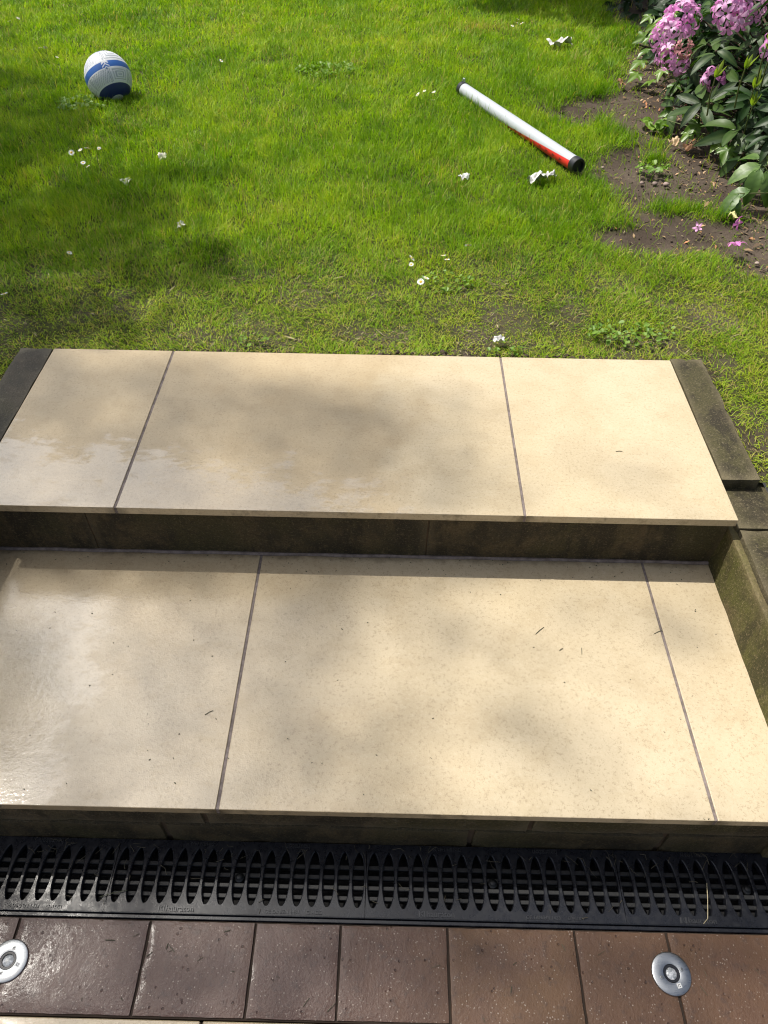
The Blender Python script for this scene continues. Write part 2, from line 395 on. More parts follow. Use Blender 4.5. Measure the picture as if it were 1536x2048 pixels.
def rough_block(x0, x1, y0, y1, z0, z1, amp=0.004, cell=0.03, seed=0, w=0.006, batter=0.0):
    """a stone with uneven faces and worn edges"""
    bm = BM()
    nx, ny, nz = [max(2, min(26, int(round(d / cell)))) for d in (x1 - x0, y1 - y0, z1 - z0)]
    def key(i, j, k): return (i, j, k)
    vs = {}
    def gv(i, j, k):
        if (i, j, k) not in vs:
            p = Vector((x0 + (x1 - x0) * i / nx, y0 + (y1 - y0) * j / ny, z0 + (z1 - z0) * k / nz))
            e = Vector((0, 0, 0))
            on = [i in (0, nx), j in (0, ny), k in (0, nz)]
            d = mnoise.noise_vector(p * 14 + Vector((seed, seed * 2.1, 0))) * amp + mnoise.noise_vector(p * 45 + Vector((seed, 0, 3))) * amp * 0.45
            if sum(on) >= 2:   # pull arrises in
                c = Vector(((x0 + x1) / 2, (y0 + y1) / 2, (z0 + z1) / 2))
                for ax in range(3):
                    if on[ax]: e[ax] = -math.copysign(w * (0.4 + 0.9 * abs(mnoise.noise(p * 30 + Vector((0, seed, 0))))), (p - c)[ax])
            p = p + e + d
            p.x += batter * (z1 - p.z)
            vs[(i, j, k)] = bm.verts.new(p)
        return vs[(i, j, k)]
    for a in range(nx):
        for b in range(ny):
            for k, fl in ((0, True), (nz, False)):
                q = [gv(a, b, k), gv(a + 1, b, k), gv(a + 1, b + 1, k), gv(a, b + 1, k)]; bm.faces.new(q[::-1] if fl else q)
        for c in range(nz):
            for j, fl in ((0, False), (ny, True)):
                q = [gv(a, j, c), gv(a + 1, j, c), gv(a + 1, j, c + 1), gv(a, j, c + 1)]; bm.faces.new(q[::-1] if fl else q)
    for b in range(ny):
        for c in range(nz):
            for i, fl in ((0, True), (nx, False)):
                q = [gv(i, b, c), gv(i, b + 1, c), gv(i, b + 1, c + 1), gv(i, b, c + 1)]; bm.faces.new(q[::-1] if fl else q)
    return bm

def tube(bm, pts, radii, n=6, cap=True):
    pts = [Vector(p) for p in pts]; rings = []
    if not isinstance(radii, (list, tuple)): radii = [radii] * len(pts)
    ref = Vector((0.31, 0.2, 0.93)).normalized()
    for i, p in enumerate(pts):
        d = (pts[min(i + 1, len(pts) - 1)] - pts[max(i - 1, 0)]).normalized()
        a = d.cross(ref)
        if a.length < 1e-3: a = d.cross(Vector((1, 0, 0)))
        a.normalize(); b = d.cross(a)
        rings.append([bm.verts.new(p + (a * math.cos(t) + b * math.sin(t)) * radii[i]) for t in [2 * math.pi * k / n for k in range(n)]])
    for r0, r1 in zip(rings, rings[1:]):
        for k in range(n): bm.faces.new((r0[k], r0[(k + 1) % n], r1[(k + 1) % n], r1[k]))
    if cap:
        bm.faces.new(rings[0][::-1]); bm.faces.new(rings[-1])
    return bm

def lathe(bm, prof, cx, cy, n=40):
    """prof: list of (r, z); closed on the axis where r == 0"""
    rings = []
    for r, z in prof:
        if r < 1e-6: rings.append([bm.verts.new((cx, cy, z))])
        else: rings.append([bm.verts.new((cx + r * math.cos(2 * math.pi * k / n), cy + r * math.sin(2 * math.pi * k / n), z)) for k in range(n)])
    for a, b in zip(rings, rings[1:]):
        for k in range(n):
            q = [a[k % len(a)], a[(k + 1) % len(a)], b[(k + 1) % len(b)], b[k % len(b)]]
            q = list(dict.fromkeys(q))
            if len(q) >= 3: bm.faces.new(q)
    bmesh.ops.recalc_face_normals(bm, faces=bm.faces)
    return bm

def np_mesh(name, verts, faces_list, attrs=None, material=None, smooth=False):
    """verts (n,3); faces_list: list of (m,k) int arrays"""
    me = bpy.data.meshes.new(name)
    loops = np.concatenate([f.ravel() for f in faces_list]).astype(np.int32)
    sizes = np.concatenate([np.full(len(f), f.shape[1], np.int32) for f in faces_list])
    starts = np.concatenate([[0], np.cumsum(sizes)[:-1]]).astype(np.int32)
    me.vertices.add(len(verts)); me.vertices.foreach_set("co", np.ascontiguousarray(verts, np.float32).ravel())
    me.loops.add(len(loops)); me.loops.foreach_set("vertex_index", loops)
    me.polygons.add(len(sizes)); me.polygons.foreach_set("loop_start", starts)
    me.update(calc_edges=True)
    for k, v in (attrs or {}).items():
        a = me.attributes.new(k, 'FLOAT', 'POINT'); a.data.foreach_set("value", np.ascontiguousarray(v, np.float32))
    if smooth: me.polygons.foreach_set("use_smooth", np.ones(len(sizes), bool))
    if material: me.materials.append(material)
    me.validate()
    return me

def snoise(x, y, s, seed=0.0):
    """cheap smooth 2-D value noise on arrays, 0..1"""
    x = np.asarray(x) * s + seed * 17.13; y = np.asarray(y) * s + seed * 9.71
    xi = np.floor(x).astype(np.int64); yi = np.floor(y).astype(np.int64); fx = x - xi; fy = y - yi
    fx = fx * fx * (3 - 2 * fx); fy = fy * fy * (3 - 2 * fy)
    def h(a, b):
        n = (a * 374761393 + b * 668265263) & 0x7fffffff
        n = ((n ^ (n >> 13)) * 1274126177) & 0x7fffffff
        return ((n ^ (n >> 16)) & 0xffff) / 65535.0
    return (h(xi, yi) * (1 - fx) + h(xi + 1, yi) * fx) * (1 - fy) + (h(xi, yi + 1) * (1 - fx) + h(xi + 1, yi + 1) * fx) * fy
def fnoise(x, y, s, seed=0.0): return 0.55 * snoise(x, y, s, seed) + 0.3 * snoise(x, y, s * 2.1, seed + 3) + 0.15 * snoise(x, y, s * 4.3, seed + 5)
def sstep(a, b, x):
    t = np.clip((x - a) / (b - a), 0, 1); return t * t * (3 - 2 * t)

# ------------------------------------------------------------------ levels
Z1, Z2 = 0.2141, 0.3819          # tread tops
Y2 = 0.587                       # front edge of the upper tread
YB = Y2 + 0.600                  # back edge of the upper tread
XL, XR = -0.689, 1.007
ZS = 0.360                       # soil level of the lawn
T = 0.020                        # tile thickness

# ------------------------------------------------------------------ ground: lawn soil, retaining walls, lower ground
def bare_mask(x, y):
    """bare earth in front of the rhododendron, 0..1"""
    yb = np.array([1.55, 1.72, 1.82, 1.90, 1.97, 2.10, 2.22, 2.36, 2.52, 2.70, 2.84, 2.98, 3.08, 3.20, 3.34, 3.46, 3.62, 3.9, 4.4, 5.2, 7.0])
    xb = np.array([1.75, 1.45, 1.20, 0.98, 0.93, 1.03, 1.06, 1.03, 0.98, 1.08, 1.24, 1.26, 1.04, 0.93, 0.98, 1.22, 1.36, 1.43, 1.60, 1.62, 1.9])
    b = np.interp(y, yb, xb) + (fnoise(x, y, 7, 1) - 0.5) * 0.30
    m = sstep(-0.10, 0.10, x - b) * (y > 1.5)
    for cx, cy, rx, ry, k in ((1.29, 2.19, 0.13, 0.050, 1.0), (1.43, 2.12, 0.09, 0.04, 0.7), (1.17, 2.86, 0.10, 0.07, 0.95), (1.06, 2.76, 0.09, 0.06, 0.9), (1.18, 3.08, 0.06, 0.06, 0.8), (1.32, 2.66, 0.07, 0.06, 0.8),
                              (1.24, 1.80, 0.16, 0.05, 0.7), (1.05, 2.05, 0.06, 0.04, 0.8), (1.36, 2.82, 0.05, 0.05, 0.6)):
        m = m * (1 - k * np.exp(-(((x - cx) / rx) ** 2 + ((y - cy) / ry) ** 2) ** 2))
    return np.clip(m, 0, 1)
def patchy(x, y):
    """thin, worn turf near the steps and odd bare spots, 0..1"""
    near = sstep(2.05, 1.25, y + (fnoise(x, y, 2.5, 2) - 0.5) * 0.8) * (0.55 + 0.45 * sstep(-0.6, 0.6, x))
    spots = sstep(0.66, 0.76, fnoise(x, y, 8, 4)) * 0.9
    right_side = sstep(1.05, 1.2, x) * sstep(1.9, 1.5, y) * 0.28
    return np.clip(near * sstep(0.40, 0.72, fnoise(x, y, 9, 6)) * 1.0 + spots * (0.12 + 0.88 * near) + right_side * sstep(0.35, 0.7, fnoise(x, y, 11, 9)), 0, 1)

def grid_lines(lo, hi, step, fixed, outer):
    v = list(np.arange(lo, hi + 1e-6, step)) + list(fixed) + list(outer)
    v = sorted(v); out = [v[0]]
    for a in v[1:]:
        if a - out[-1] > 0.006 or a in fixed:
            if a in fixed and a - out[-1] < 0.006: out[-1] = a
            else: out.append(a)
    return np.array(out)
gx = grid_lines(-3.0, 3.6, 0.035, (-0.765, 1.088, 1.124), (-60, -25, -12, -7, -4.5, 5, 8, 14, 28, 60))
gy = grid_lines(0.03, 6.6, 0.035, (0.03, 0.735, 1.19), (8, 11, 16, 28, 70))
XX, YY = np.meshgrid(gx, gy, indexing='ij')
bm_ = bare_mask(XX, YY); pt_ = patchy(XX, YY)
inner = (np.abs(XX - 0.3) < 3.2) & (YY < 6.4)
ZZ = ZS + inner * ((fnoise(XX, YY, 6, 11) - 0.5) * 0.022 + (fnoise(XX, YY, 22, 12) - 0.5) * 0.012 * (0.4 + bm_)) - bm_ * 0.012
ZZ = np.where((YY < 1.26) & (XX > -0.82) & (XX < 1.16), np.minimum(ZZ, ZS - 0.004), ZZ)
nx, ny = len(gx), len(gy)
idx = np.arange(nx * ny).reshape(nx, ny)
cxm = (gx[:-1] + gx[1:]) / 2; cym = (gy[:-1] + gy[1:]) / 2
keep = ~((cxm[:, None] > -0.765) & (cxm[:, None] < 1.088) & (cym[None, :] < 1.19))
keep &= ~((cxm[:, None] > 1.0) & (cxm[:, None] < 1.124) & (cym[None, :] < 0.735))
q = np.stack([idx[:-1, :-1], idx[1:, :-1], idx[1:, 1:], idx[:-1, 1:]], -1)[keep]
me = np_mesh("lawn", np.stack([XX.ravel(), YY.ravel(), ZZ.ravel()], -1), [q], {"bare": np.clip(bm_ + pt_ * 0.8, 0, 1).ravel()}, M_SOIL, True)
lawn = link("lawn", me, None); lawn["kind"] = "structure"

bm = BM(); box(bm, -60, 60, -40, 0.6, -0.30, -0.055); o = obj("ground", bm, M_SAND); o["kind"] = "structure"

# ------------------------------------------------------------------ steps
steps = thing("garden_steps", "pair of broad pale stone garden steps leading up to the lawn", "steps", (0.16, 0.3, 0))
J = 0.0030     # half joint
def tile(x0, x1, y0, y1, zt):
    bm = block(x0, x1, y0, y1, zt - T, zt, 0.0012, 2)
    return obj("paving_tile", bm, M_TILE, steps)
xu, xl = -0.3583, -0.0559
for x0, x1 in ((XL, xu - J), (xu + J, xu + 0.9 - J), (xu + 0.9 + J, XR)): tile(x0, x1, Y2, YB, Z2)
for x0, x1 in ((XL, xl - J), (xl + J, xl + 0.9 - J), (xl + 0.9 + J, XR)): tile(x0, x1, 0.0, 0.604, Z1)
for xj, y0, y1, zt in ((xu, Y2 + 0.001, YB - 0.001, Z2), (xu + 0.9, Y2 + 0.001, YB - 0.001, Z2), (xl, 0.001, 0.603, Z1), (xl + 0.9, 0.001, 0.603, Z1)):
    bm = BM(); box(bm, xj - J + 0.0002, xj + J - 0.0002, y0, y1, zt - T, zt - 0.0018)
    obj("grout_joint", bm, M_GROUT, steps)
# mortar bead where the lower tread meets the riser
bm = BM(); tube(bm, [(x, 0.6045 + 0.001 * math.sin(x * 31), Z1 + 0.001) for x in np.linspace(XL, XR, 40)], 0.0052, 6); obj("grout_joint", bm, M_GROUT, steps)
# upper riser: three blocks
rs = [XL, -0.442, 0.333, XR]
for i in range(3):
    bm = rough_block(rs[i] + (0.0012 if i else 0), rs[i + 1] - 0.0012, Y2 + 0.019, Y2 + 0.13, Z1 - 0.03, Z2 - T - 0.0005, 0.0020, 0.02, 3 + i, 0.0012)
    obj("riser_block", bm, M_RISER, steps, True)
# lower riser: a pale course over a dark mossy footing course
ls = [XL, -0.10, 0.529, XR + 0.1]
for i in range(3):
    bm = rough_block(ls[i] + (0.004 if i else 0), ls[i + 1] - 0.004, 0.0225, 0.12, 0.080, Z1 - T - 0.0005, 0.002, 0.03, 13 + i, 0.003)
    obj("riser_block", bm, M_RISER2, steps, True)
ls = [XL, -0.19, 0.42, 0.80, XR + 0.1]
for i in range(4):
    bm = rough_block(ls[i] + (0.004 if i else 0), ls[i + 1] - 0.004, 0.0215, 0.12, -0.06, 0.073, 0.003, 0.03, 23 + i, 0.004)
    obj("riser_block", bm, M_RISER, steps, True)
bm = BM(); box(bm, XL, XR + 0.1, 0.030, 0.13, -0.05, Z1 - T - 0.002)
o = obj("mortar_bed", bm, mat("brown_mortar", (0.11, 0.075, 0.045), 0.9), steps)
bm = BM(); box(bm, XL, XR, Y2 + 0.0225, Y2 + 0.06, Z1 - 0.03, Z2 - T - 0.002); obj("mortar_bed", bm, bpy.data.materials["brown_mortar"], steps)
bm = BM(); box(bm, XL, XR, 0.131, Y2 + 0.02, -0.05, Z1 - T - 0.001); box(bm, XL, XR, Y2 + 0.06, YB - 0.002, -0.05, Z2 - T - 0.001)
obj("step_core", bm, M_SAND, steps)

# side kerbs
kr = thing("kerb_wall", "mossy grey-green stone kerb wall along the right side of the steps", "low wall", (1.07, 0.5, 0))
bm = rough_block(1.0125, 1.104, 0.722, 1.207, 0.10, 0.3765, 0.0026, 0.022, 41, 0.0028); obj("coping_stone", bm, M_COPING, kr, True)
bm = rough_block(1.020, 1.130, 0.598, 0.770, 0.05, 0.345, 0.0022, 0.022, 43, 0.0028); obj("coping_stone", bm, M_COPING, kr, True)
bm = rough_block(1.024, 1.145, -0.02, 0.595, 0.238, 0.345, 0.0020, 0.022, 44, 0.0032, -0.06); obj("coping_stone", bm, M_COPING, kr, True)
bm = rough_block(1.0105, 1.14, 0.012, 0.66, -0.06, 0.2375, 0.0016, 0.028, 45, 0.003); obj("wall_stone", bm, M_WALL, kr, True)
# greenish inner face of the coping
bm = rough_block(1.0085, 1.0275, 0.0, 0.640, 0.20, 0.332, 0.0016, 0.02, 46, 0.003, -0.085); obj("wall_stone", bm, M_WALL, kr, True)
kl = thing("kerb_wall", "dark wet stone kerb along the shaded left side of the steps", "low wall", (-0.74, 0.5, 0))
bm = rough_block(-0.788, -0.6945, 0.640, 1.196, 0.05, 0.3770, 0.0024, 0.022, 51, 0.003); obj("coping_stone", bm, M_WETSTONE, kl, True)
bm = rough_block(-0.790, -0.6945, 0.02, 0.636, -0.05, 0.352, 0.0024, 0.022, 52, 0.003); obj("coping_stone", bm, M_WETSTONE, kl, True)
for nm, x0, x1, lab in (("retaining_wall", -30, -0.795, "low stone retaining wall running left from the steps"), ("retaining_wall", 1.155, 30, "low stone retaining wall running right from the steps")):
    bm = block(x0, x1, 0.02, 0.16, -0.06, 0.375, 0.006); tag(obj(nm, bm, M_COPING), lab, "wall")

# ------------------------------------------------------------------ paving
paving = thing("paving", None, None, (0.2, -0.2, 0)); paving["kind"] = "structure"
bm = BM(); box(bm, -3, 4, -0.282, -0.1265, -0.054, -0.0045); obj("joint_sand", bm, M_SAND, paving)
px = [-1.09, -0.89, -0.64, -0.44, -0.192, 0.008, 0.1685, 0.370, 0.6095, 0.783, 1.02, 1.22, 1.47]
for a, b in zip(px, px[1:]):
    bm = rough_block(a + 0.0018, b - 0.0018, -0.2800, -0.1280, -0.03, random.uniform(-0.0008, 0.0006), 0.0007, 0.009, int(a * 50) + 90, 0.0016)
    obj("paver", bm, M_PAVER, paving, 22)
patio = thing("patio", None, None, (0.2, -0.8, 0)); patio["kind"] = "structure"
bm = BM(); box(bm, -3, 4, -3.5, -0.2835, -0.053, -0.021); obj("joint_sand", bm, M_GROUT, patio)
for r in range(3):
    for xa in (-1.867, -0.967, -0.0657, 0.835):
        xs = xa + (0.45 if r % 2 else 0)
        o = obj("patio_tile", block(xs + 0.002, xs + 0.898, -0.2845 - 0.604 * r - 0.6, -0.2845 - 0.604 * r, -0.0205, -0.0005, 0.0015, 1), M_TILE, patio)

# ------------------------------------------------------------------ drain
drain = thing("drain_channel", "dark linear drain channel set between the bottom riser and the clay pavers", "drain", (0.2, -0.05, -0.05))
bm = BM(); box(bm, -1.3, 1.75, -0.117, 0.0205, -0.060, -0.0535); obj("channel_floor", bm, M_VOID, drain)
bm = BM(); box(bm, -1.3, 1.75, -0.1245, -0.1172, -0.0535, -0.0035); bev(bm, 0.0012); obj("edge_rail", bm, M_IRON, drain)

def text_bm(body, size, loc, rot=0.0, depth=0.0008, bold=0.0):
    cu = bpy.data.curves.new("lettering", 'FONT'); cu.body = body; cu.size = size; cu.extrude = depth; cu.offset = bold
    cu.resolution_u = 2
    t = bpy.data.objects.new("lettering", cu); COL.objects.link(t)
    bpy.context.view_layer.update()
    me = bpy.data.meshes.new_from_object(t.evaluated_get(bpy.context.evaluated_depsgraph_get()))
    bpy.data.objects.remove(t); bpy.data.curves.remove(cu)
    me.transform(Matrix.Translation(loc) @ Matrix.Rotation(rot, 4, 'Z'))
    b = BM(); b.from_mesh(me); bpy.data.meshes.remove(me); return b

GL = 0.5; NS = 17
def grate_plate():
    bm = BM()
    ya, yb = -0.098, 0.005; y0, y1 = -0.1160, 0.0200
    pitch = (GL - 0.0006) / NS; N = 14
    zt = -0.001
    def hw(t):  # half width of the lens-shaped slot, t in 0..1 along its length
        s = 2 * t - 1
        return 0.0112 * max(0.0, 1 - abs(s) ** 2.4) ** 0.62
    ts = [0.5 - 0.5 * math.cos(math.pi * i / N) for i in range(N + 1)]
    cs = [0.0003 + pitch * (k + 0.5) for k in range(NS)]
    edges = [-1] + list(range(NS))
    for k in range(NS + 1):   # rib between slot k-1 and slot k
        prev = None
        for t in ts:
            y = ya + (yb - ya) * t
            w = hw(t)
            xa = cs[k - 1] + w if k > 0 else 0.0003
            xb = cs[k] - w if k < NS else GL - 0.0003
            la = 0.0016 if k > 0 else 0.0004; lb = 0.0016 if k < NS else 0.0004
            la = min(la, (xb - xa) * 0.3); lb = min(lb, (xb - xa) * 0.3)
            row = [bm.verts.new(p) for p in ((xa, y, -0.016), (xa, y, zt - 0.0014), (xa + la, y, zt), (xb - lb, y, zt), (xb, y, zt - 0.0014), (xb, y, -0.016))]
            if prev:
                for i in range(5): bm.faces.new((prev[i], prev[i + 1], row[i + 1], row[i]))
            prev = row
    # borders
    for (p, q) in ((y0, ya), (yb, y1)):
        for a, b in zip([0.0003] + cs, cs + [GL - 0.0003]):
            bm.faces.new([bm.verts.new(v) for v in ((a, p, zt), (b, p, zt), (b, q, zt), (a, q, zt))])
    for y in (y0, y1):
        bm.faces.new([bm.verts.new(v) for v in ((0.0003, y, -0.02), (GL - 0.0003, y, -0.02), (GL - 0.0003, y, zt), (0.0003, y, zt))])
    for x in (0.0003, GL - 0.0003):
        bm.faces.new([bm.verts.new(v) for v in ((x, y0, -0.02), (x, y1, -0.02), (x, y1, zt), (x, y0, zt))])
    # narrow raised bead along the front edge
    b2 = BM(); box(b2, 0.0005, GL - 0.0005, -0.1162, -0.1142, -0.012, zt + 0.0012); bev(b2, 0.0006)
    me = bpy.data.meshes.new("tmp"); b2.to_mesh(me); b2.free(); bm.from_mesh(me); bpy.data.meshes.remove(me)
    bmesh.ops.remove_doubles(bm, verts=bm.verts, dist=1e-5)
    bmesh.ops.recalc_face_normals(bm, faces=bm.faces)
    for f in bm.faces: f.smooth = False
    return bm

grate_labels = ["black slotted drain grate at the far left, cut off by the picture edge",
                "black slotted drain grate second from the left, with wet grey sheen along its front edge",
                "black slotted drain grate second from the right, below the middle of the wide tile",
                "black slotted drain grate at the right end, with a dry stem lying across its slots"]
gx0 = [-0.787, -0.287, 0.213, 0.713]
g0 = thing("drain_grate", grate_labels[0], "drain grate", (gx0[0], 0, 0), "black grates over the drain channel")
def local(name, bm, m, parent, smooth=False):     # mesh already in the parent's local coordinates
    me = bpy.data.meshes.new(name); bm.normal_update(); bm.to_mesh(me); bm.free()
    if smooth: me.polygons.foreach_set("use_smooth", [True] * len(me.polygons))
    return link(name, me, m, parent)
local("plate", grate_plate(), M_IRON, g0)
for y in (-0.0790, -0.0600, -0.0410, -0.0220):
    bm = BM(); box(bm, 0.002, GL - 0.002, y - 0.0042, y + 0.0042, -0.019, -0.0085); bev(bm, 0.0012); local("cross_bar", bm, M_BAR, g0)
bm = lathe(BM(), [(0.0, 0.0010), (0.0045, 0.0008), (0.0058, -0.0010), (0.0060, -0.004), (0.0088, -0.0042), (0.0092, -0.006), (0.0092, -0.016)], GL / 2, -0.047, 24); local("bolt", bm, M_BAR, g0, True)
for args in (("hauraton", 0.0150, (0.118, -0.1112, -0.0006), 0, 0.0014, 0.00020), ("C\u20ac DIN/EN 1433", 0.0092, (0.308, -0.1108, -0.0006), 0, 0.0012, 0.0001), ("\u25a1 M \u25a1\u25a1", 0.0075, (0.388, -0.1108, -0.0006), 0, 0.0012, 0.0001),
             ("hauraton", 0.0140, (0.385, 0.0170, -0.0006), math.pi, 0.0014, 0.0002), ("DIN/EN 1433 M", 0.0085, (0.190, 0.0165, -0.0006), math.pi, 0.0012, 0.0001)):
    w_ = local("lettering", text_bm(*args), M_LETTER, g0); w_["kind"] = "stuff"
bm = BM()
# square emblem with a split arrow beside the maker's name
for a, c, d, e in ((0.1035, 0.1060, -0.1115, -0.1012), (0.1135, 0.1155, -0.1115, -0.1012)):
    box(bm, a, c, d, e, -0.0012, 0.0006)
for sgn in (1, -1):
    vs = [(0.1065, -0.1063), (0.1090, -0.1063 + sgn * 0.0005), (0.1130, -0.1063 + sgn * 0.0045), (0.1105, -0.1063 + sgn * 0.0048)]
    f = bm.faces.new([bm.verts.new((x, y, 0.0005)) for x, y in (vs if sgn > 0 else vs[::-1])])
local("emblem", bm, M_LETTER, g0)
def dup(root, loc, label):
    r = root.copy(); COL.objects.link(r); r.location = loc; r["label"] = label
    for ch in list(root.children):
        c = ch.copy(); COL.objects.link(c); c.parent = r
    return r
for i in (1, 2, 3): dup(g0, (gx0[i], 0, 0), grate_labels[i])

# ------------------------------------------------------------------ ground spot lights
M_STEEL = mat("brushed_steel", (0.40, 0.415, 0.425), 0.33, 0.5, 1.0); g = G(M_STEEL)
g.set(rough=g.mr(g.noise(90, 3, 0.6, 0, None, (1, 12, 1)), 0.3, 0.7, 0.26, 0.44)); g.bump(g.noise(200, 2, 0.6, 0, None, (1, 14, 1)), 0.06, 0.001)
M_RING = mat("black_rubber_ring", (0.012, 0.013, 0.018), 0.4)
M_LENS = mat("frosted_lens", (0.55, 0.57, 0.58), 0.25, 0.6); g = G(M_LENS)
g.set(color=g.mix(g.mr(g.noise(160, 4, 0.7), 0.35, 0.65), (0.28, 0.30, 0.31), (0.75, 0.76, 0.77))); g.bump(g.noise(120, 3), 0.5, 0.002)
M_SCREW = mat("screw_steel", (0.35, 0.36, 0.36), 0.4, 0.5, 1.0)
M_DECAL = mat("pale_square_mark", (0.72, 0.72, 0.70), 0.6)
M_DARK = mat("dark_print", (0.16, 0.16, 0.16), 0.6)
def ground_light(cx, cy, sa, label, mark):
    t = thing("ground_light", label, "light", (cx, cy, 0), "round steel spotlights sunk in the clay pavers")
    r = 0.0355
    obj("bezel", lathe(BM(), [(0.0140, -0.004), (0.0150, 0.0034), (0.0155, 0.0036), (r - 0.003, 0.0034), (r - 0.0008, 0.0024), (r, 0.0006), (r, -0.004)], cx, cy, 64), M_STEEL, t, True)
    obj("lens_ring", lathe(BM(), [(0.0100, 0.0018), (0.0108, 0.0028), (0.0138, 0.0030), (0.0142, 0.0030), (0.0142, -0.004)], cx, cy, 40), M_RING, t, True)
    obj("lens", lathe(BM(), [(0, 0.0036), (0.004, 0.0034), (0.0080, 0.0024), (0.0100, 0.0008), (0.0102, -0.004)], cx, cy, 32), M_LENS, t, True)
    for s in (0, math.pi):
        x, y = cx + 0.0207 * math.cos(sa + s), cy + 0.0207 * math.sin(sa + s)
        sc = obj("screw", lathe(BM(), [(0.0014, 0.0032), (0.0016, 0.0044), (0.0030, 0.0042), (0.0034, 0.0036), (0.0035, 0.0030)], x, y, 18), M_SCREW, t, True)
        obj("socket", lathe(BM(), [(0, 0.0037), (0.0015, 0.0037), (0.0016, 0.0030)], x, y, 6), M_DARK, sc)
    if mark:
        mx, my, ma = mark; b = BM(); box(b, -0.0040, 0.0040, -0.0040, 0.0040, 0.0034, 0.0040); bmesh.ops.transform(b, verts=b.verts, matrix=Matrix.Translation((mx, my, 0)) @ Matrix.Rotation(ma, 4, 'Z')); dc = obj("emblem", b, M_DECAL, t)
        b = BM(); box(b, -0.0022, 0.0022, 0.0010, 0.0018, 0.0040, 0.0043); box(b, -0.0022, -0.0014, -0.0022, 0.0007, 0.0040, 0.0043); box(b, 0.0002, 0.0022, -0.0022, -0.0012, 0.0040, 0.0043); bmesh.ops.transform(b, verts=b.verts, matrix=Matrix.Translation((mx, my, 0)) @ Matrix.Rotation(ma, 4, 'Z')); obj("emblem_print", b, M_DARK, dc)
ground_light(0.776, -0.1955, 0.32, "round steel ground spotlight near the right end of the paver row", (0.785, -0.2145, 0.25))
ground_light(-0.4365, -0.2005, 1.35, "bright steel ground spotlight at the left picture edge, half cut off", (-0.4165, -0.2065, 1.2))

# ------------------------------------------------------------------ football
def football():
    c = Vector((-1.110, 3.300, 0.447)); rad = 0.106
    v = (cam.location - c).normalized()
    dn = (Vector((0, 0, -1)) - v * v.dot(Vector((0, 0, -1)))).normalized(); rt = dn.cross(v); rt = -rt if rt.x < 0 else rt
    a0 = R(60); ax = (v * math.cos(a0) + (dn * 0.975 + rt * 0.22).normalized() * math.sin(a0)).normalized()
    e1 = ax.cross(rt).normalized(); e2 = ax.cross(e1)
    NT, NP = 120, 180
    th = np.linspace(0, math.pi, NT + 1)[:, None]; ph = np.linspace(0, 2 * math.pi, NP, endpoint=False)[None, :]
    A = np.array(ax); E1 = np.array(e1); E2 = np.array(e2)
    d = np.cos(th)[..., None] * A + np.sin(th)[..., None] * (np.cos(ph)[..., None] * E1 + np.sin(ph)[..., None] * E2)
    deg = np.degrees(th) + 0 * ph; pd = np.degrees(ph) + 0 * th
    ua = ((pd / 60.0) % 1.0 - 0.5) * 2            # -1..1 across six moulded panels
    # moulded grooves: nested chevrons and straight ribs on the pale panels
    panel = ((deg > 47) & (deg < 79)) | ((deg > 98) & (deg < 166))
    tt = np.where(deg < 90, (deg - 63) / 16, (deg - 132) / 34)
    chev = np.abs(ua) * 2.6 + tt * 0.9 * np.sign(ua)
    rib = np.where((np.floor(pd / 60) % 2) == 0, chev, np.maximum(np.abs(ua) * 1.05, np.abs(tt)) * 2.3)
    gr = (np.abs((rib * 1.7) % 1.0 - 0.5) < 0.15) & panel & (np.abs(tt) < 0.92)
    seam = (np.abs(np.abs(ua) - 1) < 0.03) & panel
    gr = gr | seam
    rr = rad * (1 - 0.014 * gr)
    pos = np.array(c) + d * rr[..., None]
    t = thing("football", "white football with blue bands lying on the lawn", "ball", (c.x, c.y, c.z - rad))
    idx = np.arange((NT + 1) * NP).reshape(NT + 1, NP); nxt = np.roll(idx, -1, 1)
    q = np.stack([idx[:-1], idx[1:], nxt[1:], nxt[:-1]], -1).reshape(-1, 4)
    dm = (deg[:-1] + deg[1:]) / 2; um = ua[:-1]
    chevs = (np.abs(um) > 0.72) & (((np.degrees(ph) + 0 * dm + 30) % 120) < 60)
    shift = np.where(chevs, (np.abs(um) - 0.72) * 14, 0)
    stripe = chevs & (((np.abs(um) + (dm - 88) * 0.012) * 12 % 1.0) < 0.5)
    band = ((dm + shift > 80.5) & (dm + shift < 96) & ~stripe)
    cap = ((dm > 15) & (dm < 45)) | ((dm > 141) & (dm < 166))
    kind = np.where(band, 1, np.where(cap, 2, 0)).reshape(-1)
    loc = np.array(wloc(t))
    for k, nm, m in ((0, "white_panel", M_BALLW), (1, "blue_band", M_BALLB), (2, "shaded_blue_ring", M_BALLB_SHADED)):
        f = q[kind == k]; u, inv = np.unique(f, return_inverse=True)
        me = np_mesh(nm, pos.reshape(-1, 3)[u] - loc, [inv.reshape(-1, 4)], {"groove": gr.reshape(-1)[u].astype(float)}, m, True)
        link(nm, me, None, t)
M_BALLW = mat("ball_white", (0.78, 0.79, 0.80), 0.4); g = G(M_BALLW)
g.set(color=g.mix(g.attr("groove"), g.mix(g.mr(g.noise(14, 4), 0.5, 0.75, 0, 0.5), (0.72, 0.74, 0.76), (0.62, 0.64, 0.64)), (0.40, 0.43, 0.46)))
M_BALLB = mat("ball_blue", (0.035, 0.13, 0.42), 0.35)
M_BALLB_SHADED = mat("ball_blue_shaded", (0.022, 0.035, 0.16), 0.4)  # same blue as the band, darkened to paint the shade low on the ball
football()

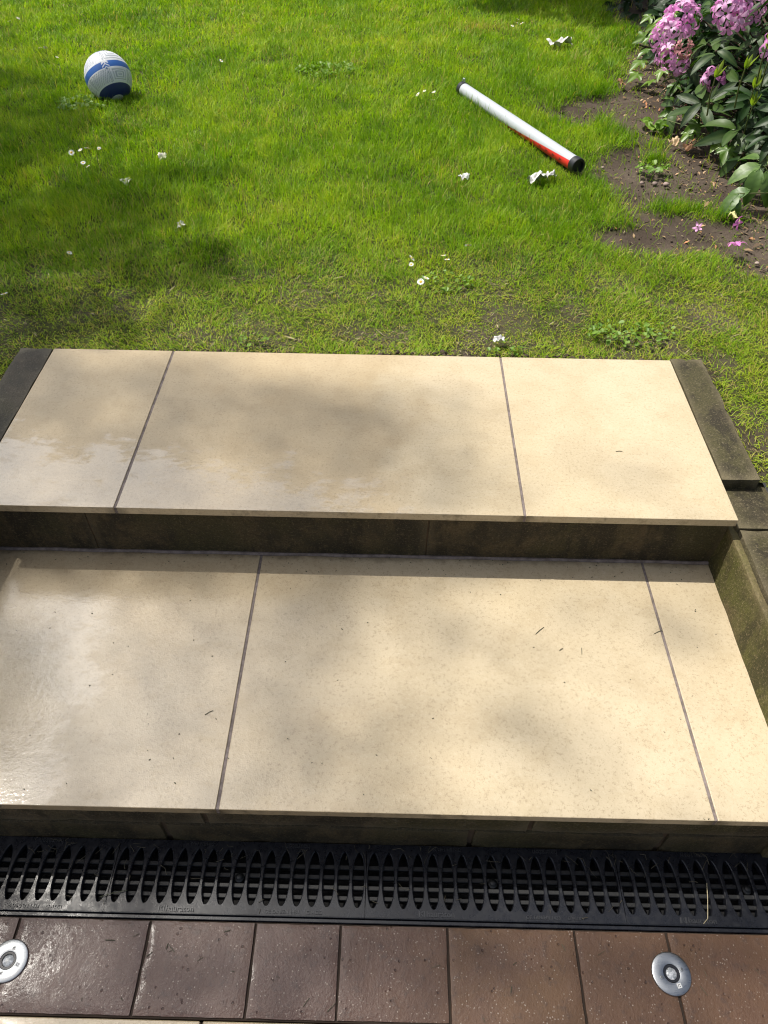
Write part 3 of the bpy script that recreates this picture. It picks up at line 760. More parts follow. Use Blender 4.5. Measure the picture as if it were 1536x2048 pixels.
# ------------------------------------------------------------------ tube on the lawn
def golf_tube():
    a = Vector((0.553, 3.412, 0.394)); b = Vector((0.962, 2.468, 0.400)); r = 0.0275
    d = (b - a).normalized(); L = (b - a).length
    sd = d.cross(Vector((0, 0, 1))).normalized(); sd = -sd if sd.x > 0 else sd     # towards the left/front side
    upv = sd.cross(d).normalized(); upv = -upv if upv.z < 0 else upv
    t = thing("ball_collector_tube", "long white tube with black end caps and a red wedge, lying in the grass", "tube", ((a.x + b.x) / 2, (a.y + b.y) / 2, a.z - r))
    def cyl(bm, s0, s1, rr, n=32, a0=0, a1=2 * math.pi, full=True, seg=1, rfun=None):
        rows = []
        for i in range(seg + 1):
            s = s0 + (s1 - s0) * i / seg
            aa, bb = (a0, a1) if rfun is None else rfun(i / seg)
            rows.append([bm.verts.new(a + d * s + (sd * math.cos(aa + (bb - aa) * k / n) + upv * math.sin(aa + (bb - aa) * k / n)) * rr) for k in range(n if full else n + 1)])
        for p, q_ in zip(rows, rows[1:]):
            for k in range(n): bm.faces.new((p[k], p[(k + 1) % len(p)], q_[(k + 1) % len(p)], q_[k]))
        return rows
    bm = BM(); cyl(bm, 0.02, L - 0.02, r); obj("tube_body", bm, M_TUBE, t, True)
    for s0, s1, io in ((0.0, 0.030, 0), (L - 0.034, L, 1)):
        bm = BM(); prof = [(s0 if io == 0 else s1, r - 0.006), (s0 if io == 0 else s1, r + 0.0005), (s0 + 0.003, r + 0.0028), (s1 - 0.003, r + 0.0028), (s1, r + 0.0005)] if io == 0 else [(s0, r + 0.0004), (s0 + 0.003, r + 0.0026), (s1 - 0.003, r + 0.0026), (s1, r + 0.001), (s1, r - 0.005), (s1 - 0.012, r - 0.006)]
        rows = []
        for s, rr in prof:
            rows.append([bm.verts.new(a + d * s + (sd * math.cos(x) + upv * math.sin(x)) * rr) for x in [2 * math.pi * k / 32 for k in range(32)]])
        for p, q_ in zip(rows, rows[1:]):
            for k in range(32): bm.faces.new((p[k], p[(k + 1) % 32], q_[(k + 1) % 32], q_[k]))
        bm.faces.new(rows[0] if io == 0 else rows[-1])
        bmesh.ops.recalc_face_normals(bm, faces=bm.faces)
        obj("end_cap", bm, M_RUBBER, t)
    # metal clip on the far cap
    bm = BM(); p0 = a + upv * (r + 0.003); tube(bm, [p0 + d * 0.004, p0 + upv * 0.012 + d * 0.004 + sd * -0.004, p0 + upv * 0.012 + d * 0.016 - sd * 0.006, p0 + d * 0.018 - sd * 0.004], 0.0035, 6); obj("clip", bm, M_STEEL, t, True)
    # red printed wedge widening to the near end
    rf = lambda f: (math.radians(-46), math.radians(-38 + 70 * f ** 0.8))
    bm = BM(); cyl(bm, 0.40, L - 0.034, r + 0.0006, 10, 0, 0, False, 24, rf); w = obj("red_wedge", bm, M_RED, t, True)
    for k in range(8):
        bm = BM()
        s = L - 0.095 - 0.052 * k
        top = rf(max(0, (s - 0.40) / (L - 0.034 - 0.40)))[1]; c0 = math.radians(-14) * 0.5 + top * 0.25
        hh = max(0.10, 0.22 - k * 0.018)
        pts = [(s - 0.010, c0 - hh), (s + 0.015, c0), (s - 0.010, c0 + hh), (s - 0.002, c0)]
        bm.faces.new([bm.verts.new(a + d * ss + (sd * math.cos(x) + upv * math.sin(x)) * (r + 0.0011)) for ss, x in pts])
        obj("arrow_print", bm, M_DARK2, w)
M_TUBE = mat("white_tube_plastic", (0.40, 0.43, 0.455), 0.38); g = G(M_TUBE)
g.set(color=g.mix(g.mr(g.noise(22, 5, 0.75), 0.56, 0.72, 0, 0.5), (0.41, 0.44, 0.465), (0.25, 0.255, 0.235)))
M_RUBBER = mat("black_cap_plastic", (0.014, 0.015, 0.018), 0.38)
M_RED = mat("red_print", (0.62, 0.030, 0.022), 0.4)
M_DARK2 = mat("maroon_print", (0.10, 0.018, 0.016), 0.5)
golf_tube()

# ------------------------------------------------------------------ scraps and fallen petals
def scrap(x, y, sx, sy, rot, label, name="paper_scrap", m=None, seed=0, h=0.02, zz=None, cat="paper scrap", group=None):
    n = 12; V = []; F = []
    for i in range(n):
        for j in range(n):
            u, v = i / (n - 1) - 0.5, j / (n - 1) - 0.5
            edge = 1 + 0.35 * (mnoise.noise(Vector((u * 5 + seed, v * 5, seed))))
            p = Vector((u * sx * edge, v * sy * edge, h * (0.55 + 0.9 * mnoise.noise(Vector((u * 3.2, v * 3.2, seed * 3.1))) + 0.16 * mnoise.noise(Vector((u * 7, v * 7, seed))))))
            V.append(Matrix.Rotation(rot, 3, 'Z') @ p)
    for i in range(n - 1):
        for j in range(n - 1):
            if (i in (0, n - 2) and j in (0, n - 2)) or (i + j) in (1, 2 * n - 5): continue
            F.append((i * n + j, (i + 1) * n + j, (i + 1) * n + j + 1, i * n + j + 1))
    me = bpy.data.meshes.new(name); me.from_pydata([tuple(v) for v in V], [], F)
    me.polygons.foreach_set("use_smooth", [True] * len(F))
    o = link(name, me, m or M_PAPER); o.location = (x, y, zz if zz is not None else ZS + 0.014)
    tag(o, label, cat, group); return o
scrap(1.145, 4.21, 0.13, 0.065, 0.35, "crumpled white paper on the grass beyond the white tube, nearest the dark hedge", seed=1, h=0.05)
scrap(0.795, 2.385, 0.075, 0.05, 0.5, "torn white paper piece beside the near black end of the white tube", seed=2, h=0.035)
scrap(0.845, 2.40, 0.05, 0.035, 1.0, "small folded white paper piece between torn paper and black tube cap", seed=9, h=0.04)
scrap(0.508, 2.395, 0.034, 0.03, 0.8, "small white scrap alone in the grass left of the torn paper", seed=3, h=0.02)
scrap(-0.697, 2.54, 0.03, 0.045, 0.2, "small pale petal flake right of the daisies in the left of the lawn", "petal_flake", M_PALELEAF, 4, 0.02, cat="petal")
scrap(-0.779, 2.30, 0.035, 0.05, -0.3, "pale grey leaf flake in the shaded grass at the left", "leaf_flake", M_PALELEAF, 5, 0.02, cat="leaf")
scrap(-0.497, 1.943, 0.03, 0.03, 0.3, "tiny pale flake in shaded grass above the left tile joint", "leaf_flake", M_PALELEAF, 6, 0.015, cat="leaf")
scrap(0.545, 1.275, 0.03, 0.02, 0.3, "tiny white flake in the grass just behind the wide upper tile", "petal_flake", M_PAPER, 7, 0.015, cat="petal")

# --- flower mesh (five petals), also used for fallen blossoms
def flower_mesh(name, size=0.03, open_=1.0, seed=0):
    V = []; F = []
    rr = random.Random(seed)
    for k in range(5):
        a = 2 * math.pi * k / 5 + rr.uniform(-0.15, 0.15); rows = 5; cup = rr.uniform(0.35, 0.8) * open_
        base = len(V)
        for i in range(rows):
            f = i / (rows - 1); L = size * (0.15 + 0.95 * f); w = size * 0.27 * math.sin(math.pi * (0.12 + 0.80 * f)) ; z = size * (cup * (1 - (1 - f) ** 2) * 0.9 - 0.55 * f * f + rr.uniform(-0.05, 0.05))
            for s in (-1, 0, 1):
                l = L; x = l * math.cos(a) - s * w * math.sin(a); y = l * math.sin(a) + s * w * math.cos(a)
                V.append((x, y, z + abs(s) * w * 0.28))
        for i in range(rows - 1):
            for s in range(2):
                F.append((base + i * 3 + s, base + (i + 1) * 3 + s, base + (i + 1) * 3 + s + 1, base + i * 3 + s + 1))
    me = bpy.data.meshes.new(name); me.from_pydata(V, [], F); me.polygons.foreach_set("use_smooth", [True] * len(F)); return me
FL = [flower_mesh("flower", 0.030, 1.0, s) for s in range(4)]
for f in FL: f.materials.append(M_PETAL)
FAD = flower_mesh("flower", 0.022, 1.6, 9); FAD.materials.append(M_FADED)
def fallen(x, y, s, label, fi=0, tilt=(0.2, 0.1), m=None):
    o = place("fallen_blossom", FL[fi] if m is None else m, Matrix.Translation((x, y, ZS + 0.034)) @ Euler((tilt[0], tilt[1], x * 7)).to_matrix().to_4x4() @ Matrix.Scale(s, 4))
    tag(o, label, "blossom", "pink blossoms fallen on the ground")
fallen(1.389, 1.842, 1.0, "open pink blossom fallen on the grass below the bare soil, at the right", 0, (0.5, 0.1))
fallen(1.295, 1.977, 0.55, "small crumpled dark pink blossom on the bare soil strip", 1, (2.4, 0.3))
fallen(1.447, 2.005, 0.8, "fallen pink blossom on soil below the ribbed shrub, left of orange flakes", 2, (1.6, 0.4))

# ------------------------------------------------------------------ daisies
def daisy_mesh(seed, r=0.0105, tilt=0.0):
    rr = random.Random(seed); V = []; F = []; mi = []
    h = rr.uniform(0.035, 0.05); lean = Vector((rr.uniform(-0.02, 0.02), rr.uniform(-0.02, 0.02), h))
    n = 15
    nrm = (Vector((lean.x * 18, lean.y * 18, 1)) + Vector((tilt, -tilt, 0))).normalized(); t1 = nrm.orthogonal().normalized(); t2 = nrm.cross(t1)
    def P(a, q, z): return lean + (t1 * math.cos(a) + t2 * math.sin(a)) * q + nrm * z
    for k in range(n):
        a = 2 * math.pi * k / n; w = 0.17
        b = len(V); V += [P(a - w, r * 0.3, 0.0006), P(a + w, r * 0.3, 0.0006), P(a + w * 0.75, r * 0.85, 0.0012 + rr.uniform(-0.001, 0.002)), P(a, r * 1.0, 0.001), P(a - w * 0.75, r * 0.85, 0.0012)]
        F.append(tuple(range(b, b + 5))); mi.append(0)
    b = len(V); V.append(P(0, 0, 0.0035)); m = 8
    for k in range(m): V.append(P(2 * math.pi * k / m, r * 0.38, 0.0010))
    for k in range(m): F.append((b, b + 1 + k, b + 1 + (k + 1) % m)); mi.append(1)
    b = len(V); w = 0.0009
    V += [(-w, 0, -0.01), (w, 0, -0.01), lean + Vector((w, 0, 0)), lean - Vector((w, 0, 0)), (0, -w, -0.01), (0, w, -0.01), lean + Vector((0, w, 0)), lean - Vector((0, w, 0))]
    F += [(b, b + 1, b + 2, b + 3), (b + 4, b + 5, b + 6, b + 7)]; mi += [2, 2]
    me = bpy.data.meshes.new("daisy"); me.from_pydata([tuple(v) for v in V], [], F)
    for m_ in (M_WHITEPETAL, M_YELLOW, M_STEM): me.materials.append(m_)
    me.polygons.foreach_set("material_index", mi); return me
DM = [daisy_mesh(i, 0.0105, (i % 3 - 1) * 0.35) for i in range(6)]
clusters = [
    ("%s of the white daisies along the left edge, left of the football", "daisies left of the football", [(-1.800, 3.886, "leftmost"), (-1.656, 3.913, "topmost"), (-1.597, 3.834, "third from the left"), (-1.522, 3.785, "nearest the ball")]),
    ("%s white daisy of the pair at the top left corner of the lawn", "daisies in the top left corner", [(-2.005, 4.429, "left"), (-1.975, 4.44, "right")]),
    ("%s white daisy beside the far cap of the white tube", "daisies beside the white tube", [(0.369, 3.322, "upper left"), (0.433, 3.333, "upper right, nearest the cap,"), (0.367, 3.229, "lower left"), (0.414, 3.232, "lower right")]),
    ("%s white daisy in the cluster below the football", "daisies below the football", [(-1.012, 2.554, "upper left"), (-0.972, 2.519, "middle"), (-0.945, 2.556, "rightmost"), (-0.981, 2.437, "lower"), (-1.035, 2.496, "leftmost"), (-0.955, 2.40, "lowest, half hidden,")]),
    ("%s white daisy in the group before the dark hedge", "daisies before the dark hedge", [(0.900, 4.537, "left"), (0.972, 4.54, "right"), (0.960, 4.675, "farthest"), (0.925, 4.60, "middle")]),
    ("%s white daisy in the clump behind the wide upper tile", "daisies behind the wide upper tile", [(0.270, 1.663, "leftmost"), (0.296, 1.667, "second from the left"), (0.330, 1.566, "lower right of two near"), (0.312, 1.540, "nearest, lowest"), (0.394, 1.722, "topmost"), (0.416, 1.681, "second from the right"), (0.484, 1.727, "rightmost")]),
    ("%s white daisy in the shaded grass at the left", None, [(-0.802, 1.701, "single")]),
    ("%s white daisy at the left picture edge above the dark kerb", None, [(-0.905, 1.421, "large")]),
    ("%s white daisy in the sun right of the football", None, [(-0.669, 3.696, "single")])]
k = 0
for lab, grp, pts in clusters:
    for x, y, wd in pts:
        o = place("daisy", DM[k % 6], Matrix.Translation((x, y, ZS + 0.002)) @ Matrix.Rotation(k * 1.3, 4, 'Z') @ Matrix.Scale(1.0 + 0.15 * ((k * 7) % 3 - 1), 4))
        tag(o, lab % wd, "daisy", grp); k += 1

# ------------------------------------------------------------------ leaves
def leaf_mesh(name, L, W, droop=0.25, fold=0.25, rows=7, shape=1.0, serr=0.0, m=None, tip=0.0):
    """leaf along +Y from the stalk, surface facing +Z, with a midrib attribute"""
    V = []; F = []; vein = []
    for i in range(rows + 1):
        f = i / rows
        w = W * 0.5 * (math.sin(math.pi * min(1, f ** shape)) ** 0.75 if 0 < f < 1 else 0.0)
        if i % 2 and serr: w *= 1 + serr
        y = L * (f - droop * 0.25 * f * f); z = -L * droop * f * f
        for s in (-1, -0.5, 0, 0.5, 1):
            V.append((s * w, y + (serr * W * 0.2 if i % 2 else 0) * abs(s), z + abs(s) * w * fold - 0.06 * W * (abs(s) == 0.5) * (1 if i % 2 else -1) * (1 if serr else 0.3)))
            vein.append(1.0 if s == 0 else (0.5 if (abs(s) < 1 and i % 2) else 0.0))
    for i in range(rows):
        for s in range(4):
            a = i * 5 + s; F.append((a, a + 1, a + 6, a + 5))
    me = bpy.data.meshes.new(name); me.from_pydata(V, [], F)
    at = me.attributes.new("vein", 'FLOAT', 'POINT'); at.data.foreach_set("value", vein)
    me.polygons.foreach_set("use_smooth", [True] * len(F))
    if m: me.materials.append(m)
    me.validate(); return me

def ivy_mesh(name, size, seed, m):
    """five-lobed leaf as a fan with folded veins"""
    rr = random.Random(seed)
    out = [(-90, 0.10), (-62, 0.50), (-40, 0.66), (-14, 0.50), (10, 0.80), (24, 0.88), (44, 0.56), (68, 0.82), (90, 1.12), (112, 0.82), (136, 0.56), (156, 0.88), (170, 0.80), (194, 0.50), (220, 0.66), (242, 0.50)]
    V = [(0, 0, 0)]; vein = [1.0]; mid = []
    for a, q in out:
        q *= rr.uniform(0.9, 1.1); x, y = math.cos(R(a)) * q, math.sin(R(a)) * q
        ridge = a in (-40, 24, 90, 156, 220)
        V.append((x * size * 0.55, (y + 0.0) * size * 0.55, size * (-0.16 * q * q + (0.0 if ridge else 0.05)))); vein.append(0.55 if ridge else 0.0)
    n = len(out); F = [(0, 1 + k, 1 + (k + 1) % n) for k in range(n)]
    # stalk end sits at -Y; shift so that the stalk is the origin
    me = bpy.data.meshes.new(name); me.from_pydata(V, [], F)
    bm = BM(); bm.from_mesh(me); bmesh.ops.subdivide_edges(bm, edges=bm.edges, cuts=1, use_grid_fill=True); bmesh.ops.triangulate(bm, faces=bm.faces); bm.to_mesh(me); bm.free()
    at = me.attributes.get("vein") or me.attributes.new("vein", 'FLOAT', 'POINT')
    vals = []
    for v in me.vertices:
        ang = math.degrees(math.atan2(v.co.y, v.co.x)); d = min(abs((ang - b + 180) % 360 - 180) for b in (-40, 24, 90, 156, 220)); vals.append(1.0 if d < 4 else 0.0)
    at.data.foreach_set("value", vals)
    me.polygons.foreach_set("use_smooth", [True] * len(me.polygons)); me.materials.append(m); return me

def look(dirv, upv, roll=0.0):
    """matrix with +Y along dirv and +Z near upv"""
    y = Vector(dirv).normalized(); x = y.cross(Vector(upv))
    if x.length < 1e-4: x = y.cross(Vector((1, 0.2, 0)))
    x.normalize(); z = x.cross(y)
    m = Matrix((x, y, z)).transposed().to_4x4()
    return m @ Matrix.Rotation(roll, 4, 'Y')

RH = [leaf_mesh("leaf", 0.115, 0.036, d, 0.3, 7, 0.9, 0, M_RHODO) for d in (0.15, 0.35, 0.6)]
SH = [leaf_mesh("shoot_leaf", 0.055, 0.014, -0.1, 0.5, 5, 0.9, 0, M_SHOOT), leaf_mesh("shoot_leaf", 0.042, 0.012, 0.1, 0.5, 5, 0.9, 0, M_SHOOT)]

bush = thing("rhododendron_bush", "rhododendron bush with dark glossy leaves and pink flower heads at the right", "bush", (2.12, 3.05, ZS))
BC = Vector((2.16, 3.05, 0.44)); BR = Vector((0.74, 1.05, 0.60))
def whorl(p, axis, n, rnd_, nl, s=1.0):
    a0 = rnd_.uniform(0, 6.28); ref = axis.orthogonal().normalized(); ref2 = axis.cross(ref)
    for k in range(n):
        a = a0 + 2.39996 * k; out = ref * math.cos(a) + ref2 * math.sin(a)
        d = (out + axis * rnd_.uniform(-0.35, 0.45)).normalized()
        mw = Matrix.Translation(p + d * 0.008 - axis * (0.006 * k)) @ look(d, axis, rnd_.uniform(-0.5, 0.5)) @ Matrix.Scale(s * rnd_.uniform(0.75, 1.15), 4)
        nl.append(mw)
def shoot(p, axis, s=1.0, seed=0):
    rr = random.Random(seed)
    for k in range(6):
        a = 2.4 * k; ref = axis.orthogonal().normalized(); ref2 = axis.cross(ref)
        d = (axis + (ref * math.cos(a) + ref2 * math.sin(a)) * (0.18 + 0.11 * k)).normalized()
        place("shoot_leaf", SH[k % 2], Matrix.Translation(p) @ look(d, axis * -1 + ref * 0.01) @ Matrix.Scale(s * rr.uniform(0.85, 1.15), 4), bush)
rr = random.Random(21)
leaves = []; tips = []
# whorls spread over the side of the crown that faces the lawn and the camera
cand = 0
while len(tips) < 46 and cand < 6000:
    cand += 1
    d = Vector((rr.gauss(0, 1), rr.gauss(0, 1), rr.gauss(0, 1))).normalized()
    if d.x > 0.35 and d.y > -0.6: continue
    if d.z < -0.55: continue
    p = Vector((BC.x + BR.x * d.x, BC.y + BR.y * d.y, BC.z + BR.z * d.z)) * 1.0
    p = BC + (p - BC) * rr.uniform(0.80, 1.02)
    if p.z < ZS + 0.06 or p.x > 2.05: continue
    if any((p - q).length < 0.105 for q in tips): continue
    tips.append(p); ax = (d + Vector((0, 0, 0.7))).normalized()
    whorl(p, ax, rr.randint(5, 7), rr, leaves)
for p, ax in (((1.492, 2.795, 0.545), (-0.3, -0.3, 1)), ((1.60, 2.62, 0.50), (-0.2, -0.5, 1))):
    p = Vector(p); tips.append(p); whorl(p, Vector(ax).normalized(), 9, rr, leaves, 1.25)
for i, mw in enumerate(leaves[:300]): place("leaf", RH[i % 3], mw, bush)
# inner and far foliage, one part
V = []; F = []
lm = RH[1]; lv = [v.co.copy() for v in lm.vertices]; lf = [tuple(p.vertices) for p in lm.polygons]
far = leaves[300:]
tmp = []
for _ in range(330):
    d = Vector((rr.gauss(0, 1), rr.gauss(0, 1), rr.gauss(0, 1))).normalized()
    q = BC + Vector((BR.x * d.x, BR.y * d.y, BR.z * d.z)) * rr.uniform(0.45, 1.0)
    if q.z < ZS + 0.08: continue
    if q.x < 1.55: continue
    whorl(q, (d + Vector((0, 0, 0.8))).normalized(), 6, rr, tmp)
for _ in range(130):      # low, hanging foliage that closes the foot of the bush
    q = Vector((rr.uniform(1.60, 2.3), rr.uniform(2.45, 4.25), ZS + rr.uniform(0.03, 0.30)))
    if q.x < 1.60 + 0.10 * math.sin(q.y * 9): continue
    whorl(q, Vector((rr.uniform(-0.6, 0.2), rr.uniform(-0.6, 0.2), 1)).normalized(), 5, rr, tmp)
for mw in far + tmp:
    b = len(V); V += [tuple(mw @ v) for v in lv]; F += [tuple(b + i for i in f) for f in lf]
me = bpy.data.meshes.new("inner_foliage"); me.from_pydata([tuple(Vector(v) - wloc(bush)) for v in V], [], F); me.polygons.foreach_set("use_smooth", [True] * len(F))
o = link("inner_foliage", me, M_RHODO, bush); o["kind"] = "stuff"
bm = BM()
root = Vector((2.12, 3.05, ZS - 0.03))
for p in tips[:46]:
    r0 = root + Vector((rr.uniform(-0.12, 0.12), rr.uniform(-0.2, 0.2), 0)); m1 = r0.lerp(p, 0.5) + Vector((rr.uniform(-0.06, 0.06), rr.uniform(-0.06, 0.06), 0.03))
    tube(bm, [r0, m1, p], [0.011, 0.006, 0.0028], 5)
obj("branches", bm, M_WOOD, bush, True)
def truss(p, ax, n, rad, mats=FL, seed=0, s=1.0):
    r_ = random.Random(seed); ax = Vector(ax).normalized(); p = Vector(p)
    t = thing("blossom_cluster", None, None, p, parent=bush)
    ref = ax.orthogonal().normalized(); ref2 = ax.cross(ref)
    for k in range(n):
        f = (k + 0.5) / n; phi = math.acos(1 - f * 1.25); a = 2.39996 * k + r_.uniform(-0.2, 0.2)
        d = (ax * math.cos(phi) + (ref * math.cos(a) + ref2 * math.sin(a)) * math.sin(phi)).normalized()
        q = p + d * rad * r_.uniform(0.8, 1.1)
        z = d; x = z.orthogonal().normalized(); y = z.cross(x)
        mm = Matrix((x, y, z)).transposed().to_4x4()
        place("flower", mats[k % len(mats)], Matrix.Translation(q) @ mm @ Matrix.Rotation(r_.uniform(0, 6), 4, 'Z') @ Matrix.Scale(s * r_.uniform(0.85, 1.15), 4), t)
truss((1.475, 3.27, 0.715), (-0.45, -0.45, 1), 16, 0.068, seed=1, s=1.15)
truss((1.405, 3.17, 0.680), (-0.8, -0.3, 0.8), 13, 0.058, seed=2, s=1.05)
truss((1.400, 3.09, 0.620), (-0.9, -0.3, 0.4), 6, 0.045, seed=7, s=0.95)
truss((1.575, 3.02, 0.800), (-0.2, -0.5, 1), 14, 0.062, seed=3, s=1.1)
truss((1.660, 3.05, 0.800), (0.1, -0.5, 1), 13, 0.060, seed=4, s=1.1)
truss((1.462, 3.09, 0.590), (-0.3, -0.8, 0.4), 5, 0.026, seed=5, s=0.95)
truss((1.550, 2.905, 0.590), (-0.2, -0.5, 0.9), 5, 0.030, seed=6, s=1.1)
truss((1.655, 2.66, 0.770), (0.0, -0.5, 0.9), 7, 0.040, seed=8, s=1.1)
truss((1.452, 3.06, 0.660), (-0.5, -0.7, 0.4), 7, 0.03, mats=[FAD], seed=9)
for i, (p, ax) in enumerate((((1.416, 2.534, 0.70), (0.05, -0.1, 1)), ((1.50, 2.50, 0.74), (0.1, -0.05, 1)), ((1.590, 2.577, 0.655), (-0.05, 0, 1)), ((1.600, 2.56, 0.60), (-0.2, -0.1, 1)), ((1.53, 2.45, 0.84), (-0.1, 0, 1)), ((1.575, 2.50, 0.80), (-0.6, 0, 1)))):
    p = Vector(p); shoot(p, Vector(ax).normalized(), 1.0, i)
    bm = BM(); tube(bm, [p + Vector((0.05, 0.10, -0.16)), p + Vector((0.012, 0.03, -0.07)), p], [0.0035, 0.0028, 0.0022], 5); obj("shoot_stem", bm, M_STEM, bush, True)

# --- ivy
def ivy(label, loc, items, seed):
    t = thing("ivy_plant", label, "ivy", loc)
    r_ = random.Random(seed)
    iv = [ivy_mesh("leaf", 0.085, seed * 10 + i, M_IVY) for i in range(3)]
    bm = BM()
    for i, (x, y, z, s, az, tilt) in enumerate(items):
        out = Vector((math.cos(az), math.sin(az), -tilt))
        mw = Matrix.Translation((x, y, z)) @ look(out, Vector((-0.2, -0.35, 1)), r_.uniform(-0.4, 0.4)) @ Matrix.Scale(s, 4)
        place("leaf", iv[i % 3], mw, t)
        p = Vector((x, y, z)) - out.normalized() * 0.02 * s
        tube(bm, [p, p.lerp(Vector(loc) + Vector((0, 0, 0.02)), 0.5) + Vector((0, 0, 0.03)), Vector(loc)], [0.0014, 0.0016, 0.002], 4)
    obj("stem", bm, M_STEM, t, True)
PI = math.pi
ivy("ivy plant with large glossy lobed leaves below the rhododendron, right of the bare soil", (1.62, 2.66, ZS),
    [(1.505, 2.815, 0.445, 1.15, PI * 1.1, 0.5), (1.478, 2.80, 0.415, 0.9, PI * 1.2, 0.4), (1.548, 2.63, 0.455, 1.15, PI * 1.25, 0.4), (1.565, 2.575, 0.435, 1.2, PI * 1.35, 0.5), (1.607, 2.60, 0.43, 0.8, PI * 0.3, -0.4),
     (1.585, 2.66, 0.475, 0.8, PI * 0.6, -0.3), (1.46, 3.05, 0.42, 0.9, PI * 1.0, 0.3), (1.475, 3.12, 0.45, 0.9, PI * 0.9, -0.2), (1.42, 2.99, 0.40, 0.8, PI * 1.4, 0.2), (1.52, 2.98, 0.44, 1.0, PI * 1.6, 0.5), (1.72, 2.50, 0.44, 1.1, PI * 1.4, 0.4), (1.66, 2.46, 0.42, 0.7, PI * 1.1, 0.2)], 3)
ivy("ivy with pale green lobed leaves climbing the far left side of the rhododendron", (1.62, 3.75, ZS),
    [(1.50, 3.60, 0.62, 1.3, PI * 1.1, 0.3), (1.53, 3.55, 0.56, 1.3, PI * 1.3, 0.7), (1.50, 3.70, 0.55, 1.0, PI * 1.0, 0.2), (1.49, 3.72, 0.49, 1.1, PI * 1.1, 0.4), (1.46, 3.68, 0.45, 1.2, PI * 1.15, 0.3), (1.52, 3.50, 0.46, 1.0, PI * 1.3, 0.5), (1.56, 3.48, 0.52, 1.0, PI * 1.5, 0.4),
     (1.44, 3.62, 0.41, 1.1, PI * 1.2, 0.2), (1.50, 3.55, 0.40, 1.0, PI * 0.9, 0.3), (1.56, 3.66, 0.66, 1.0, PI * 0.8, -0.1), (1.58, 3.85, 0.6, 1.1, PI * 1.0, 0.2), (1.52, 3.92, 0.5, 1.1, PI * 1.1, 0.2), (1.56, 4.05, 0.56, 1.0, PI * 1.1, 0.3), (1.62, 4.15, 0.5, 1.0, PI * 1.2, 0.2), (1.58, 3.42, 0.42, 1.0, PI * 1.3, 0.4)], 5)
bush2 = None
# --- ribbed shrub
shrub = thing("young_shrub", "young shrub with drooping ribbed green leaves at the right edge below the ivy", "shrub", (1.70, 2.20, ZS))
SRB = [leaf_mesh("leaf", 0.105, 0.050, d, 0.15, 10, 0.85, 0.10, M_SHRUB) for d in (0.5, 0.8)]
for i, (x, y, z, az, tilt, s) in enumerate(((1.565, 2.25, 0.500, PI * 1.05, 0.15, 1.15), (1.555, 2.23, 0.495, PI * 1.35, 0.5, 1.1), (1.575, 2.22, 0.49, PI * 1.6, 0.7, 1.2), (1.60, 2.26, 0.50, PI * 0.1, 0.1, 1.0), (1.57, 2.29, 0.505, PI * 0.7, -0.1, 0.9),
                                             (1.520, 2.165, 0.445, PI * 1.02, 0.1, 1.05), (1.475, 2.145, 0.440, PI * 1.20, 0.45, 0.95), (1.465, 2.14, 0.43, PI * 1.5, 0.6, 0.8), (1.62, 2.20, 0.46, PI * 1.5, 0.5, 1.1), (1.66, 2.18, 0.45, PI * 1.8, 0.3, 1.1))):
    out = Vector((math.cos(az), math.sin(az), -tilt)); place("leaf", SRB[i % 2], Matrix.Translation((x, y, z)) @ look(out, Vector((-0.1, -0.3, 1))) @ Matrix.Scale(s, 4), shrub)
bm = BM(); tube(bm, [(1.70, 2.20, ZS - 0.01), (1.64, 2.22, 0.44), (1.575, 2.25, 0.50)], [0.004, 0.003, 0.002], 6); tube(bm, [(1.70, 2.20, ZS), (1.60, 2.18, 0.43), (1.47, 2.145, 0.44)], [0.0035, 0.0026, 0.0018], 6); obj("stem", bm, M_STEM, shrub, True)

# --- dark hedge at the top right, beyond the lawn
hedge = thing("evergreen_hedge", "dark evergreen hedge in deep shade at the top right beyond the lawn", "hedge", (2.2, 5.9, ZS))
V = []; F = []
hl = leaf_mesh("tmp", 0.085, 0.04, 0.3, 0.2, 4, 0.9); hv = [v.co.copy() for v in hl.vertices]; hf = [tuple(p.vertices) for p in hl.polygons]
for _ in range(3400):
    if rr.random() < 0.45: x = rr.uniform(0.9, 4.2); y = 5.50 + rr.uniform(0, 1.2) + 0.25 * math.sin(x * 3) - max(0, x - 1.4) * 0.55; z = ZS + rr.uniform(0.0, 1.25)
    else: x = rr.uniform(1.72, 2.9); y = rr.uniform(3.95, 5.6); z = ZS + rr.uniform(0.0, 0.75) * min(1, 0.35 + (x - 1.72) * 2.2); x += 0.10 * math.sin(y * 7)
    if x > 2.9 and y < 4.4: continue
    d = Vector((rr.uniform(-1, 1), rr.uniform(-1, 0.3), rr.uniform(-0.6, 0.6)))
    mw = Matrix.Translation((x, y, z)) @ look(d, Vector((rr.uniform(-0.5, 0.5), -0.4, 1))) @ Matrix.Scale(rr.uniform(0.8, 1.5), 4)
    b = len(V); V += [tuple(mw @ v - wloc(hedge)) for v in hv]; F += [tuple(b + i for i in f) for f in hf]
me = bpy.data.meshes.new("foliage"); me.from_pydata(V, [], F); o = link("foliage", me, M_RHODO, hedge); o["kind"] = "stuff"
bm = BM()
for k in range(9):
    x = 1.3 + 0.33 * k; tube(bm, [(x, 6.0 - max(0, x - 1.4) * 0.4, ZS - 0.02), (x + 0.1, 6.05 - max(0, x - 1.4) * 0.4, 0.9), (x + 0.05, 6.0 - max(0, x - 1.4) * 0.4, 1.5)], [0.03, 0.02, 0.01], 6)
obj("branches", bm, M_WOOD, hedge)

